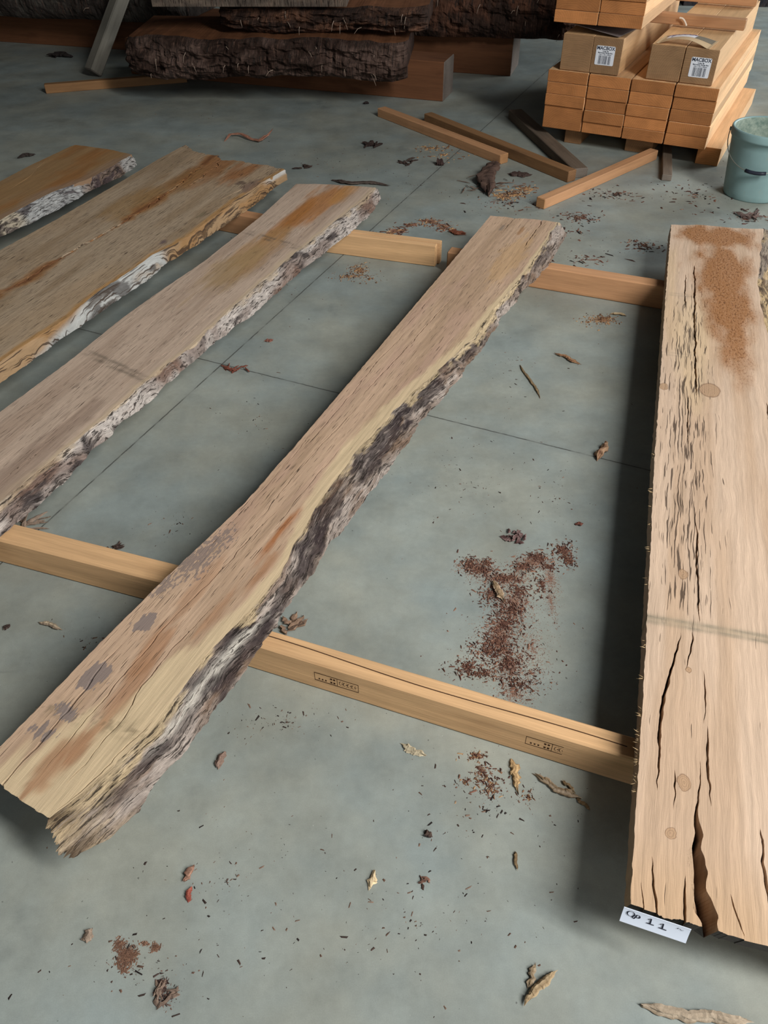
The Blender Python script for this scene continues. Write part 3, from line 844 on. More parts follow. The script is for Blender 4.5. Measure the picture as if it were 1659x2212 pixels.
# splintered fibres along the left arris of that board
rs = random.Random(5)
V = []; F = []; C = []
for (py, n) in [(985, 2), (1060, 5), (1085, 2), (1130, 3), (1185, 5), (1250, 3), (1390, 4), (1460, 3), (1540, 7), (1560, 3), (1590, 6), (1630, 7), (1650, 4), (1680, 8), (1700, 4)]:
    lp = S5.loc(float(np.interp(py, [485, 1952], [1450, 1362])), py)
    t0 = S5.f(S5.L, np.array([lp[0]]))[0]
    for _ in range(n):
        s0 = lp[0] + rs.uniform(-.012, .012); Ln = rs.uniform(.006, .018); a = rs.uniform(-.7, .7); zz = .052 + rs.uniform(-.004, .0)
        p = np.array([s0, -(t0 + .003), zz]); d = np.array([math.sin(a), math.cos(a), rs.uniform(-.5, .35)]) * Ln
        nrm = np.array([d[1], -d[0], 0]); nrm = nrm / np.linalg.norm(nrm) * .0009; q = len(V)
        mid_ = p + d * .6 + np.array([0, 0, rs.uniform(-.002, .002)])
        for base, k in ((p, 1.0), (mid_, .7)):
            V += [base + nrm * k, base - nrm * k, base + np.array([0, 0, .0012 * k])]
        V.append(p + d)
        for i in range(3):
            j = (i + 1) % 3
            F += [(q + i, q + j, q + 3 + j, q + 3 + i), (q + 3 + i, q + 3 + j, q + 6)]
        C += [lin(216, 186, 142)] * 7
o = mesh('loose_fibres', V, F, mat_col('fresh_splinters'), r5, C)
tag(o, 'pale torn wood fibres along the left edge', kind='stuff')

# ------------------------------------------------------------------ sawn timbers

def timber_mesh(L, W, H, seed=0, ch=0.003, warp=0.0015, ds=0.05, x0=0.0):
    """Square-sawn stick: local x from x0 to x0+L, y across (centred), z from 0 to H."""
    rs_ = np.random.RandomState(seed)
    n = max(2, int(L / ds) + 1)
    xs = np.concatenate([[0, ch], np.linspace(ch, L - ch, n)[1:-1], [L - ch, L]])
    V = []; sec = [(-W / 2 + ch, 0), (W / 2 - ch, 0), (W / 2, ch), (W / 2, H - ch), (W / 2 - ch, H), (-W / 2 + ch, H), (-W / 2, H - ch), (-W / 2, ch)]
    ph = rs_.rand(4) * 6
    for i, x in enumerate(xs):
        k = 1.0 if 0 < i < len(xs) - 1 else 0.0
        oy = warp * math.sin(x * 3.1 + ph[0]) + (rs_.rand() - .5) * warp * .4
        oz = warp * 0.5 * math.sin(x * 2.3 + ph[1])
        for (y, z) in sec:
            sy = y * (1 - (1 - k) * 2 * ch / W); sz = H / 2 + (z - H / 2) * (1 - (1 - k) * 2 * ch / H)
            V.append((x0 + x, sy + oy, sz + (oz if z > ch * 2 else 0)))
    F = []
    m = len(xs)
    for i in range(m - 1):
        for j in range(8):
            a = i * 8 + j; b = i * 8 + (j + 1) % 8
            F.append((a, a + 8, b + 8, b))
    F.append(tuple(range(8))); F.append(tuple(range((m - 1) * 8 + 7, (m - 1) * 8 - 1, -1)))
    return V, F


def timber(name, label, cat, loc, rz, L, W, H, mat, seed, group=None, ch=0.003, warp=0.0015, x0=0.0, parent=None, tilt=0.0):
    V, F = timber_mesh(L, W, H, seed, ch, warp, x0=x0)
    o = mesh(name, V, F, mat, parent)
    o.location = loc; o.rotation_euler = (0, tilt, rz)
    if label: tag(o, label, cat, group)
    return o


def along(a, b):
    d = np.array(b)[:2] - np.array(a)[:2]; return float(np.linalg.norm(d)), math.atan2(d[1], d[0])


PINE = mat_timber('dressed_pine', lin(216, 174, 128), lin(200, 158, 112), 0.1, 1.0, 0.75, dirt=0.3, dirtcol=lin(150, 104, 62))
PINE_RED = mat_timber('reddish_pine', lin(194, 146, 106), lin(180, 134, 92), 0.1, 0.8, 0.75, dirt=0.3, dirtcol=lin(120, 76, 44))
MAC = mat_timber('fresh_macrocarpa', lin(226, 184, 138), lin(186, 124, 74), 0.3, 0.8, 0.8, dirt=0.15, dirtcol=lin(176, 118, 66))
BLOCK = mat_timber('planed_macrocarpa', lin(214, 174, 128), lin(146, 114, 82), 0.14, 0.6, 0.7, dirt=0.15, dirtcol=lin(150, 110, 70))
BATT = mat_timber('old_batten', lin(150, 112, 76), lin(150, 112, 78), 0.18, 0.9, 0.85, dirt=0.5, dirtcol=lin(96, 72, 54))
GREYB = mat_timber('weathered_batten', lin(112, 98, 84), lin(120, 110, 100), 0.1, 0.9, 0.9, dirt=0.4, dirtcol=lin(70, 62, 54))
BEAM = mat_timber('dark_red_beam', lin(112, 73, 48), lin(110, 100, 92), 0.12, 0.9, 0.8, dirt=0.5, dirtcol=lin(70, 40, 24))
INK = mat_plain('stamp_ink', lin(70, 48, 34), 0.9, 0.1, 0.2, 300, bump=0)


def ribbon(pts, wd, lift, fr):
    """flat strip of ink along 2-D pts mapped by fr(u, v, lift)"""
    V = []; F = []
    P = np.array(pts, float); n = len(P)
    T = np.gradient(P, axis=0) if n > 2 else np.tile(P[1] - P[0], (2, 1))
    T = T / np.maximum(np.linalg.norm(T, axis=1, keepdims=True), 1e-9); Nn = np.stack([-T[:, 1], T[:, 0]], -1)
    for p, q in zip(P, Nn):
        a = p + q * wd / 2; b = p - q * wd / 2
        V += [fr(a[0], a[1], lift), fr(b[0], b[1], lift)]
    for i in range(n - 1): F.append((2 * i, 2 * i + 1, 2 * i + 3, 2 * i + 2))
    return V, F


def join(parts):
    V = []; F = []
    for v, f in parts:
        k = len(V); V += list(v); F += [tuple(i + k for i in q) for q in f]
    return V, F


def stamp(parent, x0, z0, wd, h, ysurf, seed):
    """faded rectangular grading stamp on the front (-y) face"""
    r = random.Random(seed)
    fr = lambda u, v, l: (x0 + u * wd, ysurf - l, z0 + v * h)
    P = []
    for a, b in (((0, 0), (1, 0)), ((0, 1), (1, 1))): P.append(ribbon([a, b], 0.08, .0004, fr))
    for x in (0.0, .52, 1.0): P.append(ribbon([(x, -.04), (x, 1.04)], .012, .0004, fr))
    for i in range(3):
        x = .09 + i * .075; P.append(ribbon([(x, .28), (x + .035, .28)], .2, .0004, fr))
    for i in range(2):
        for j in range(2):
            x = .36 + i * .07; P.append(ribbon([(x, .25 + .45 * j), (x + .045, .25 + .45 * j)], .22, .0004, fr))
    for i in range(4):
        x = .60 + i * .095
        P.append(ribbon([(x + .05 * math.cos(t) + .02, .5 + .3 * math.sin(t)) for t in np.linspace(.6, 5.6, 9)], .014, .0004, fr))
        P.append(ribbon([(x + .02, .5), (x + .07, .5)], .1, .0004, fr))
    V, F = join(P)
    o = mesh('grading_stamp', V, F, INK, parent)
    tag(o, 'faint brown rectangular grading stamp')
    return o


# bearers laid across the floor
def bearer(label, fa, fb, W, H, mat, seed, ext0=0, ext1=0, ch=0.004):
    """front bottom edge runs fa -> fb (floor pixels); timber extends behind it"""
    A = G(*fa); B = G(*fb); L, rz = along(A, B); d = (B - A) / L; n = np.array([-d[1], d[0], 0])
    loc = A + n * W / 2 - d * ext0
    return timber('bearer', label, 'timber', loc, rz, L + ext0 + ext1, W, H, mat, seed, 'bearers under the slabs', ch, 0.001)


b1 = bearer('long stamped pine bearer with a torn top, between middle slab and wide split plank', (535, 1440), (1368, 1698), 0.052, 0.0945, PINE, 1, 0.10, 0.62)
stamp(b1, 0.10 + 0.175, 0.034, 0.105, 0.027, -0.0265, 3)
stamp(b1, 0.10 + 0.655, 0.036, 0.105, 0.027, -0.0265, 4)
# split-off strip line on top of it
V, F = join([ribbon([(x, .006 + .004 * math.sin(x * 9) - .012 * x) for x in np.linspace(.12, .95, 40)], .0022, .0006, lambda u, v, l: (u, v, .0945 + l))])
tag(mesh('saw_step', V, F, INK, b1), 'dark saw step along the top')
bearer('stained pine bearer poking out from under the middle slab towards the left edge', (0, 1213), (300, 1293), 0.066, 0.0905, PINE, 2, 0.9, 0.25)
bf = bearer('stamped pine bearer crossing between the two narrow slabs, front of a doubled pair', (700, 545), (940, 577), 0.031, 0.094, PINE, 3, 0.22, 0.0)
stamp(bf, 0.22 + 0.15, 0.042, 0.085, 0.026, -0.016, 5)
A = G(700, 545); B = G(945, 577.6); L, rz = along(A, B); d = (B - A) / L; n = np.array([-d[1], d[0], 0])
timber('bearer', 'thin pine bearer tight behind the stamped one between the two narrow slabs', 'timber', A + n * .049 - d * .2, rz, L + .2, .031, .0935, PINE, 6, 'bearers under the slabs', .002, .0005)
bearer('reddish pine bearer between the middle slab far end and the wide split plank', (1145, 621), (1430, 669), 0.058, 0.0945, PINE_RED, 7, 0.365, 0.55)
bearer('short reddish bearer end showing between the second and third slabs', (470, 498), (500, 504), 0.06, 0.0945, PINE_RED, 8, 0.62, 0.16)

# loose battens
def batten(label, fa, fb, W, H, mat, seed, zoff=0, name='batten'):
    A = G(*fa); B = G(*fb); L, rz = along(A, B); d = (B - A) / L; n = np.array([-d[1], d[0], 0])
    loc = A + n * W / 2 + np.array([0, 0, zoff])
    return timber(name, label, 'batten', loc, rz, L, W, H, mat, seed, 'loose battens on the floor', .003, .002)


batten('reddish batten with a chipped end, nearest the bark slabs of the three slanting ones', (815, 252), (1080, 356), 0.062, 0.05, PINE_RED, 11)
batten('tan batten lying parallel behind the chipped reddish one', (915, 266), (1226, 395), 0.058, 0.056, BATT, 12)
batten('dark grey batten running in under the timber stack', (1098, 256), (1234, 386), 0.085, 0.05, GREYB, 13)
batten('pale-edged batten slanting from the grey batten tip to the timber stack', (1175, 453), (1418, 345), 0.052, 0.05, PINE_RED, 14)
batten('short dark stub of batten pointing out from under the timber stack', (1430, 392), (1432, 318), 0.05, 0.03, GREYB, 15).location.x += 0.045
batten('light brown batten alone on the dark floor before the leaning post', (100, 203), (405, 178), 0.05, 0.056, BATT, 16)

# ------------------------------------------------------------------ the timber stack
EA = np.array([.926, 4.778, 0.0]); E1 = np.array([.886, -.462, 0]); E1 /= np.linalg.norm(E1); E2 = np.array([-E1[1], E1[0], 0])
RZ2 = math.atan2(E2[1], E2[0])      # timbers run back along E2


def SP(a, dpt, z): return EA + E1 * a + E2 * dpt + np.array([0, 0, z])


def stick(name, label, cat, a0, a1, z0, z1, d0, d1, mat, seed, group=None, ch=.002):
    p = SP((a0 + a1) / 2, d0, z0)
    return timber(name, label, cat, p, RZ2, d1 - d0, a1 - a0, z1 - z0, mat, seed, group, ch, .0008)


ORD = ['bottom', 'second', 'third', 'fourth', 'fifth']
COLN = ['first column from the dark beams', 'second column, under the plainer label', 'third column, under the folded paper', 'outer column beside the bucket']
cols = [(0.0, .2245), (.2285, .4525), (.4585, .683), (.687, .905)]
rr = random.Random(8)
for ci, (a0, a1) in enumerate(cols):
    zs = [.09, .149, .208, .267, .327, .387]
    if ci == 0: zs = [.09, .21, .269, .328, .387]
    for k in range(len(zs) - 1):
        lay = ORD[k] if k < len(zs) - 2 else 'top'
        j = rr.uniform(-.003, .0) if ci % 2 == 0 else rr.uniform(.0, .003); dd = rr.uniform(0, .012)
        thick = 'thick ' if ci == 0 and k == 0 else ''
        stick('sawn_sleeper', f'{thick}sawn sleeper, {lay} of the {COLN[ci]}', 'timber', a0 + j, a1 + j - .002, zs[k] + .0006, zs[k + 1] - .0012, dd, 1.52 + rr.uniform(-.1, .08), MAC, 100 + ci * 10 + k, 'sleepers in the labelled stack')

# labelled blocks
WHITE = mat_plain('label_paper', lin(226, 230, 238), 0.5, 0.3, 0.03, 40, bump=0)
BLACK = mat_plain('label_print', lin(46, 54, 70), 0.6, 0.2, 0.05, 200, bump=0)


def text_mesh(txt, size, bold=0.0, sx=1.0):
    c = bpy.data.curves.new('t', 'FONT'); c.body = txt; c.size = size; c.align_x = 'CENTER'; c.align_y = 'CENTER'; c.resolution_u = 3
    c.offset = bold
    o = bpy.data.objects.new('t', c); SC.collection.objects.link(o)
    bpy.context.view_layer.update()
    dg = bpy.context.evaluated_depsgraph_get()
    me = bpy.data.meshes.new_from_object(o.evaluated_get(dg))
    V = [(v.co.x * sx, v.co.y) for v in me.vertices]; F = [tuple(p.vertices) for p in me.polygons]
    bpy.data.objects.remove(o); bpy.data.curves.remove(c); bpy.data.meshes.remove(me)
    return V, F


def label_on(block, yc, zc, wd, h, seed):
    """white sticker on the front end (local -x face) of a block; block local x runs back, y to the left"""
    r = .006; n = 4; pts = []
    for cx_, cz_, a0 in ((wd / 2 - r, h / 2 - r, 0), (-wd / 2 + r, h / 2 - r, 90), (-wd / 2 + r, -h / 2 + r, 180), (wd / 2 - r, -h / 2 + r, 270)):
        for i in range(n + 1):
            a = math.radians(a0 + 90 * i / n); pts.append((cx_ + r * math.cos(a), cz_ + r * math.sin(a)))
    fr = lambda u, v, l: (-l, yc - u, zc + v)
    m = len(pts)
    V = [fr(u, v, .0003) for u, v in pts] + [fr(u, v, .0013) for u, v in pts]
    F = [tuple(range(m)), tuple(range(2 * m - 1, m - 1, -1))] + [(i, i + m, (i + 1) % m + m, (i + 1) % m) for i in range(m)]
    lab = mesh('label', V, F, WHITE, block); tag(lab, 'white printed label with a barcode')
    P = []
    for txt, sz, v, bold in (('MACBOX', .0225, .0335, .0006), ('Code: 98', .0085, .0195, .0003), ('Macrocarpa Garden Box', .0078, .0125, .0003), ('1.0m x 1.0m x 400mm', .0074, .0045, .0002)):
        tv, tf = text_mesh(txt, sz, bold)
        P.append(([fr(u, vv + v, .0016) for u, vv in tv], tf))
    V, F = join(P); mesh('lettering', V, F, BLACK, lab)
    rb = random.Random(12); P = []; u = -.031
    while u < .031:
        bw = rb.choice([.0009, .0009, .0016, .0022]); P.append(ribbon([(u, -.0405), (u, -.0005)], bw, .0016, fr)); u += bw + rb.choice([.0009, .0012, .0018, .0028])
    V, F = join(P); mesh('barcode', V, F, BLACK, lab)


blocks = [(.053, .217, .389, .559), (.2195, .376, .389, .559), (.521, .690, .389, .549), (.693, .857, .389, .549)]
BN = ['plain squared block beside the labelled one at the dark-beam side of the stack', 'squared block with white barcode label under the upper timbers',
      'plain squared block under the folded paper', 'squared block with white barcode label beside the folded paper']
for k, (a0, a1, z0, z1) in enumerate(blocks):
    b = stick('squared_block', BN[k], 'timber', a0, a1, z0, z1, [.02, .02, .03, .03][k], 1.45, BLOCK, 200 + k, 'squared blocks on the stack')
    if k in (1, 3): label_on(b, (.0075 if k == 1 else -.006) , .087 if k == 1 else .077, .1, .09, k)

# cross timbers on top and the upper stack
def cross(label, a0, a1, z0, z1, d0, d1, seed):
    p = SP(a0, (d0 + d1) / 2, z0)
    return timber('cross_timber', label, 'timber', p, math.atan2(E1[1], E1[0]), a1 - a0, d1 - d0, z1 - z0, PINE_RED, seed, 'cross timbers on the stack', .003, .0005)


cross('reddish cross timber under the upper timbers, closer to the folded paper', -.02, .90, .5605, .61, .47, .53, 220)
cross('reddish cross timber farther back, behind the one by the folded paper', .0, .865, .5605, .61, 1.16, 1.22, 221)
for k, (z0, z1) in enumerate([(.6115, .668), (.669, .726), (.727, .784)]):
    for c, (a0, a1) in enumerate([(-.004, .226), (.2285, .455)]):
        j = rr.uniform(-.004, .0) if c == 0 else rr.uniform(.0, .004)
        stick('sawn_sleeper', f"sawn sleeper of the upper pile, {['bottom', 'second', 'third'][k]} layer, {['on the dark-beam side', 'over the labelled block'][c]}", 'timber',
              a0 + j, a1 + j, z0, z1, [.0, .006, .0][k] + c * .004, 1.5, MAC, 230 + k * 2 + c, 'sleepers in the upper pile')

# pallet bearers under the stack
for k, (a0, a1, d0) in enumerate([(.118, .215, .09), (.468, .62, .10), (.866, .985, .062)]):
    lb = ['stubby pallet bearer under the first stack column', 'wide pallet bearer under the middle of the stack', 'pallet bearer sticking out beside the bucket'][k]
    stick('pallet_bearer', lb, 'timber', a0, a1, 0, .0895, d0, 1.35, BATT if k < 2 else MAC, 240 + k, 'pallet bearers')

# folded paper and cardboard sheet on the blocks
CARD = mat_plain('brown_card', lin(196, 170, 134), 0.8, 0.2, 0.08, 30, bump=0.05)
PAPER = mat_plain('white_paper', lin(222, 222, 228), 0.7, 0.2, 0.03, 30, bump=0.03)
PRINT = mat_plain('grey_print', lin(120, 112, 98), 0.7, 0.2, 0.05, 50, bump=0)
PEN = mat_plain('purple_marker', lin(84, 72, 128), 0.6, 0.2, 0.05, 50, bump=0)


def sheet(fn, nu, nv, th=.0012):
    V = []; F = []
    for k in (0, 1):
        for i in range(nu):
            for j in range(nv):
                p = np.array(fn(i / (nu - 1), j / (nv - 1))); V.append(p + np.array([0, 0, th * k]))
    N_ = nu * nv; I = np.arange(N_).reshape(nu, nv)
    for i in range(nu - 1):
        for j in range(nv - 1):
            a, b, c, d = I[i, j], I[i + 1, j], I[i + 1, j + 1], I[i, j + 1]
            F += [(a, d, c, b), (a + N_, b + N_, c + N_, d + N_)]
    for seq in (I[:, 0], I[::-1, -1], I[-1, :], I[0, ::-1]):
        for i in range(len(seq) - 1): F.append((seq[i], seq[i + 1], seq[i + 1] + N_, seq[i] + N_))
    return V, F


fp = empty('folded_paper', SP(.6, .1, .55)); tag(fp, 'curled brown card with a white printed strip lying on the squared blocks', 'paper')
o0 = SP(.6, .1, .55)


def curl(u, v):      # u across (along E1), v front->back
    a = .535 + .27 * u; z = .5515 + .030 * math.sin(math.pi * min(1, max(0, (u - .05) / .9))) * (1 - .5 * v) * (1 if u > .02 else 0) + .012 * v
    return SP(a + .02 * v, .045 + .125 * v - .015 * u, z) - o0


V, F = sheet(curl, 22, 8); mesh('card_sheet', V, F, CARD, fp)
up = lambda u, v, e: np.array(curl(u, v)) + np.array([0, 0, e])
V, F = sheet(lambda u, v: up(.10 + .52 * u, .52 + .46 * v, .0015), 14, 5, .0006); mesh('white_strip', V, F, PAPER, fp)
V, F = sheet(lambda u, v: up(.62 + .34 * u, .5 + .46 * v, .0015), 10, 5, .0006); mesh('printed_strip', V, F, PRINT, fp)
frp = lambda u, v, l: tuple(up(u, v, .0026))
P = [ribbon([(x, .93 + .05 * math.sin(x * 60)) for x in np.linspace(.06, .6, 40)], .05, 0, frp), ribbon([(.2 + .03 * math.cos(t), .7 + .12 * math.sin(t)) for t in np.linspace(1, 5.4, 10)], .018, 0, frp),
     ribbon([(.14, .92), (.2, .99)], .015, 0, frp), ribbon([(.3, .9), (.34, .99), (.36, .92)], .015, 0, frp)]
V, F = join(P); mesh('pen_scribble', V, F, PEN, fp)

GCARD = mat_plain('grey_card', lin(112, 102, 100), 0.8, 0.2, 0.06, 30, bump=0.05)
V, F = sheet(lambda u, v: SP(.085 + .26 * u + .05 * v, .05 - .02 * u + .3 * v, .5605 + .0345 * (1 - u) * (1 - .3 * v) + .004), 8, 8, .003)
V = np.array(V); c0 = V.mean(0); c0[2] = V[:, 2].min()
o = mesh('card_wedge', V - c0, F, GCARD); o.location = c0
tag(o, 'dark grey card sheet squeezed between the squared blocks and the upper timbers', 'card')


def tube(pts, r, n=8, cap=True):
    P = np.array(pts, float); m = len(P); V = []; F = []
    T = np.gradient(P, axis=0); T /= np.linalg.norm(T, axis=1, keepdims=True)
    up_ = np.array([0, 0, 1.0]) if abs(T[0][2]) < .9 else np.array([1.0, 0, 0])
    nrm = np.cross(T[0], up_); nrm /= np.linalg.norm(nrm)
    R_ = r if hasattr(r, '__len__') else [r] * m
    for i in range(m):
        nrm = nrm - T[i] * (nrm @ T[i]); nrm /= np.linalg.norm(nrm); b = np.cross(T[i], nrm)
        for k in range(n):
            a = 2 * math.pi * k / n; V.append(P[i] + (nrm * math.cos(a) + b * math.sin(a)) * R_[i])
    for i in range(m - 1):
        for k in range(n): F.append((i * n + k, i * n + (k + 1) % n, (i + 1) * n + (k + 1) % n, (i + 1) * n + k))
    if cap: F += [tuple(range(n))[::-1], tuple(range((m - 1) * n, m * n))]
    return V, F


def place(name, V, F, mat, label, cat, group=None, col=None, base=None, smooth=False):
    V = np.array(V, float)
    c = V.mean(0) if base is None else np.array(base, float)
    if base is None: c[2] = V[:, 2].min()
    o = mesh(name, V - c, F, mat, None, col, smooth=smooth); o.location = c
    return tag(o, label, cat, group)


STRAP = mat_plain('plastic_strap', lin(226, 214, 198), 0.5, 0.4, 0.02, 30, bump=0)
sp_ = [SP(.56 + .045 * t, .45, .563 + .035 * (1 - t) ** 1.0 + .012 * math.sin(3 * t)) for t in np.linspace(0, 1, 9)]
V, F = tube(sp_, .0045, 8); place('strap_end', V, F, STRAP, 'short pale curl of strapping standing before the cross timber', 'strap')

# ------------------------------------------------------------------ bucket
def lathe(prof, n=64):
    V = []; F = []
    for r, z in prof:
        for k in range(n):
            a = 2 * math.pi * k / n; V.append((r * math.cos(a), r * math.sin(a), z))
    m = len(prof)
    for i in range(m - 1):
        for k in range(n): F.append((i * n + k, i * n + (k + 1) % n, (i + 1) * n + (k + 1) % n, (i + 1) * n + k))
    return V, F


BK = NT('bucket_plastic'); p_ = BK.objco().outputs['Object']
a_ = BK.noise(p_, (7, 7, 7), 4, .6); bb_ = BK.noise(p_, (60, 60, 20), 4, .65)
BKC = BK.mix(BK.rng(bb_, .58, .72, 0, .35, True), BK.mix(1.0, tuple(lin(138, 168, 168)), grey(BK, BK.rng(a_, .3, .7, .9, 1.1)), 'MULTIPLY'), tuple(lin(150, 160, 150)))
BUCK = BK.out(BKC, .5, .4)
BI = NT('bucket_inside'); p_ = BI.objco().outputs['Object']
a_ = BI.noise(p_, (30, 30, 30), 5, .7)
BUCKIN = BI.out(BI.mix(BI.rng(a_, .35, .65, 0, 1), tuple(lin(110, 132, 122)), tuple(lin(168, 180, 166))), .8, .2)
WIRE = mat_plain('galvanised_wire', lin(170, 170, 160), 0.4, 0.5, 0.1, 60, metallic=0.7, bump=0)
GRIP = mat_plain('black_grip', lin(34, 38, 52), 0.5, 0.4, 0.1, 60, bump=0.1)
BC = np.array([1.882, 3.990, 0]); BH = .314; R0 = .141; R1 = .172
bu = empty('bucket', BC); tag(bu, 'grey-green plastic bucket with a wire handle on the floor beside the timber stack', 'bucket')
out_p = [(0.0, .004), (R0 - .012, .004), (R0 - .004, 0), (R0, .006)] + [(R0 + (R1 - R0) * t, .006 + (BH - .045) * t) for t in np.linspace(.1, 1, 8)]
out_p += [(R1 + .007, BH - .038), (R1 + .0085, BH - .030), (R1 + .0085, BH - .006), (R1 + .006, BH), (R1 - .001, BH), (R1 - .004, BH - .004)]
V, F = lathe(out_p); mesh('shell', V, F, BUCK, bu, smooth=True)
in_p = [(R1 - .004, BH - .004)] + [(R1 - .004 - (R1 - R0) * t, BH - .004 - (BH - .03) * t) for t in np.linspace(.1, 1, 8)] + [(R0 - .02, .014), (0, .014)]
V, F = lathe(in_p); o = mesh('lining', V, F, BUCKIN, bu, smooth=True); tag(o, 'dusty pale inside wall of the bucket')
toC = np.array([-BC[0], -BC[1], 0]); toC /= np.linalg.norm(toC)
ax = np.array([-toC[1], toC[0], 0])     # handle axis, sideways to the viewer
if ax[0] > 0: ax = -ax
ang = math.radians(-4); ax = np.array([ax[0] * math.cos(ang) - ax[1] * math.sin(ang), ax[0] * math.sin(ang) + ax[1] * math.cos(ang), 0])
fw_ = np.array([ax[1], -ax[0], 0]);
if fw_ @ toC < 0: fw_ = -fw_
hp = []
for t in np.linspace(0, 1, 25):
    th = math.pi * t; sd = math.cos(th) * (R1 + .012); dn = math.sin(th) ** .9
    rad = R1 + .012
    hp.append(ax * sd + fw_ * (math.sqrt(max(rad ** 2 - sd ** 2, 0)) * .985 + .006 * dn) + np.array([0, 0, BH - .03 - .128 * dn]))
V, F = tube(hp, .0022, 6); mesh('wire_handle', V, F, WIRE, bu, smooth=True)
V, F = tube(hp[10:15], .0085, 12); mesh('handle_grip', V, F, GRIP, bu, smooth=True)
for sgn, q in ((1, hp[0]), (-1, hp[-1])):
    V, F = tube([ax * sgn * (R1 + .002) + np.array([0, 0, BH - .03]), ax * sgn * (R1 + .016) + np.array([0, 0, BH - .03])], .008, 10)
    mesh('handle_lug', V, F, BUCK, bu)

# ------------------------------------------------------------------ paper tag on the board end
c_a = np.array([.3905, .5035, .0]); c_b = np.array([.4905, .4680, 0]); e_ = (c_b - c_a) / np.linalg.norm(c_b - c_a); nn_ = np.array([e_[1], -e_[0], 0])
TW = .1062; THh = .036


def tagp(u, v, l=0):     # v: 0 top .. 1 bottom; flares off the board end towards its lower edge
    return c_a + e_ * u * TW + nn_ * (.0045 + .010 * v ** 1.3 + l) + np.array([0, 0, .1515 - THh * v * .93])


V = []; F = []; nu, nv = 8, 8
for k in (0, 1):
    for i in range(nu):
        for j in range(nv): V.append(tagp(i / (nu - 1), j / (nv - 1), -.0008 * k))
I = np.arange(nu * nv).reshape(nu, nv); N_ = nu * nv
for i in range(nu - 1):
    for j in range(nv - 1):
        a, b, c, d = I[i, j], I[i + 1, j], I[i + 1, j + 1], I[i, j + 1]; F += [(a, d, c, b), (a + N_, b + N_, c + N_, d + N_)]
for seq in (I[:, 0], I[::-1, -1], I[-1, :], I[0, ::-1]):
    for i in range(len(seq) - 1): F.append((seq[i], seq[i + 1], seq[i + 1] + N_, seq[i] + N_))
base = tagp(.5, 1); V = np.array(V) - base
TAGM = mat_plain('tag_paper', lin(224, 232, 246), 0.6, 0.3, 0.02, 30, bump=0)
tg = mesh('paper_tag', V, F, TAGM); tg.location = base
tag(tg, 'white paper tag with handwritten marks stapled to the near end of the wide split plank', 'tag')
frt = lambda u, v, l: tuple(tagp(u, v, .0008) - base)
INKB = mat_plain('black_marker', lin(28, 30, 44), 0.6, 0.2, 0.05, 30, bump=0)
ov = lambda cx_, cy_, rx, ry, a0=0, a1=6.4, n=24: [(cx_ + rx * math.cos(t), cy_ + ry * math.sin(t)) for t in np.linspace(a0, a1, n)]
P = [ribbon(ov(.125, .30, .055, .17), .02, 0, frt), ribbon(ov(.235, .34, .028, .10), .022, 0, frt), ribbon([(.21, .38), (.185, .56), (.16, .52), (.165, .42)], .018, 0, frt),
     ribbon([(.385, .30), (.425, .18), (.43, .52)], .022, 0, frt), ribbon([(.375, .54), (.49, .55)], .05, 0, frt),
     ribbon([(.565, .36), (.61, .24), (.615, .56)], .022, 0, frt), ribbon([(.56, .58), (.68, .60)], .05, 0, frt),
     ribbon([(.81, .26), (.83, .18), (.855, .22), (.88, .30), (.90, .24)], .014, 0, frt)]
V, F = join(P); mesh('handwriting', V, F, INKB, tg)

# ------------------------------------------------------------------ bark-covered slabs and beams at the back
HAIR = mat_bark('dark_stringy_bark', (104, 80, 68))
BROWN_TOP = mat_plain('dark_sawn_face', lin(110, 72, 48), 0.85, 0.15, 0.25, 12)
TORN = mat_plain('torn_bark_fibre', lin(150, 132, 118), 0.9, 0.1, 0.2, 90)


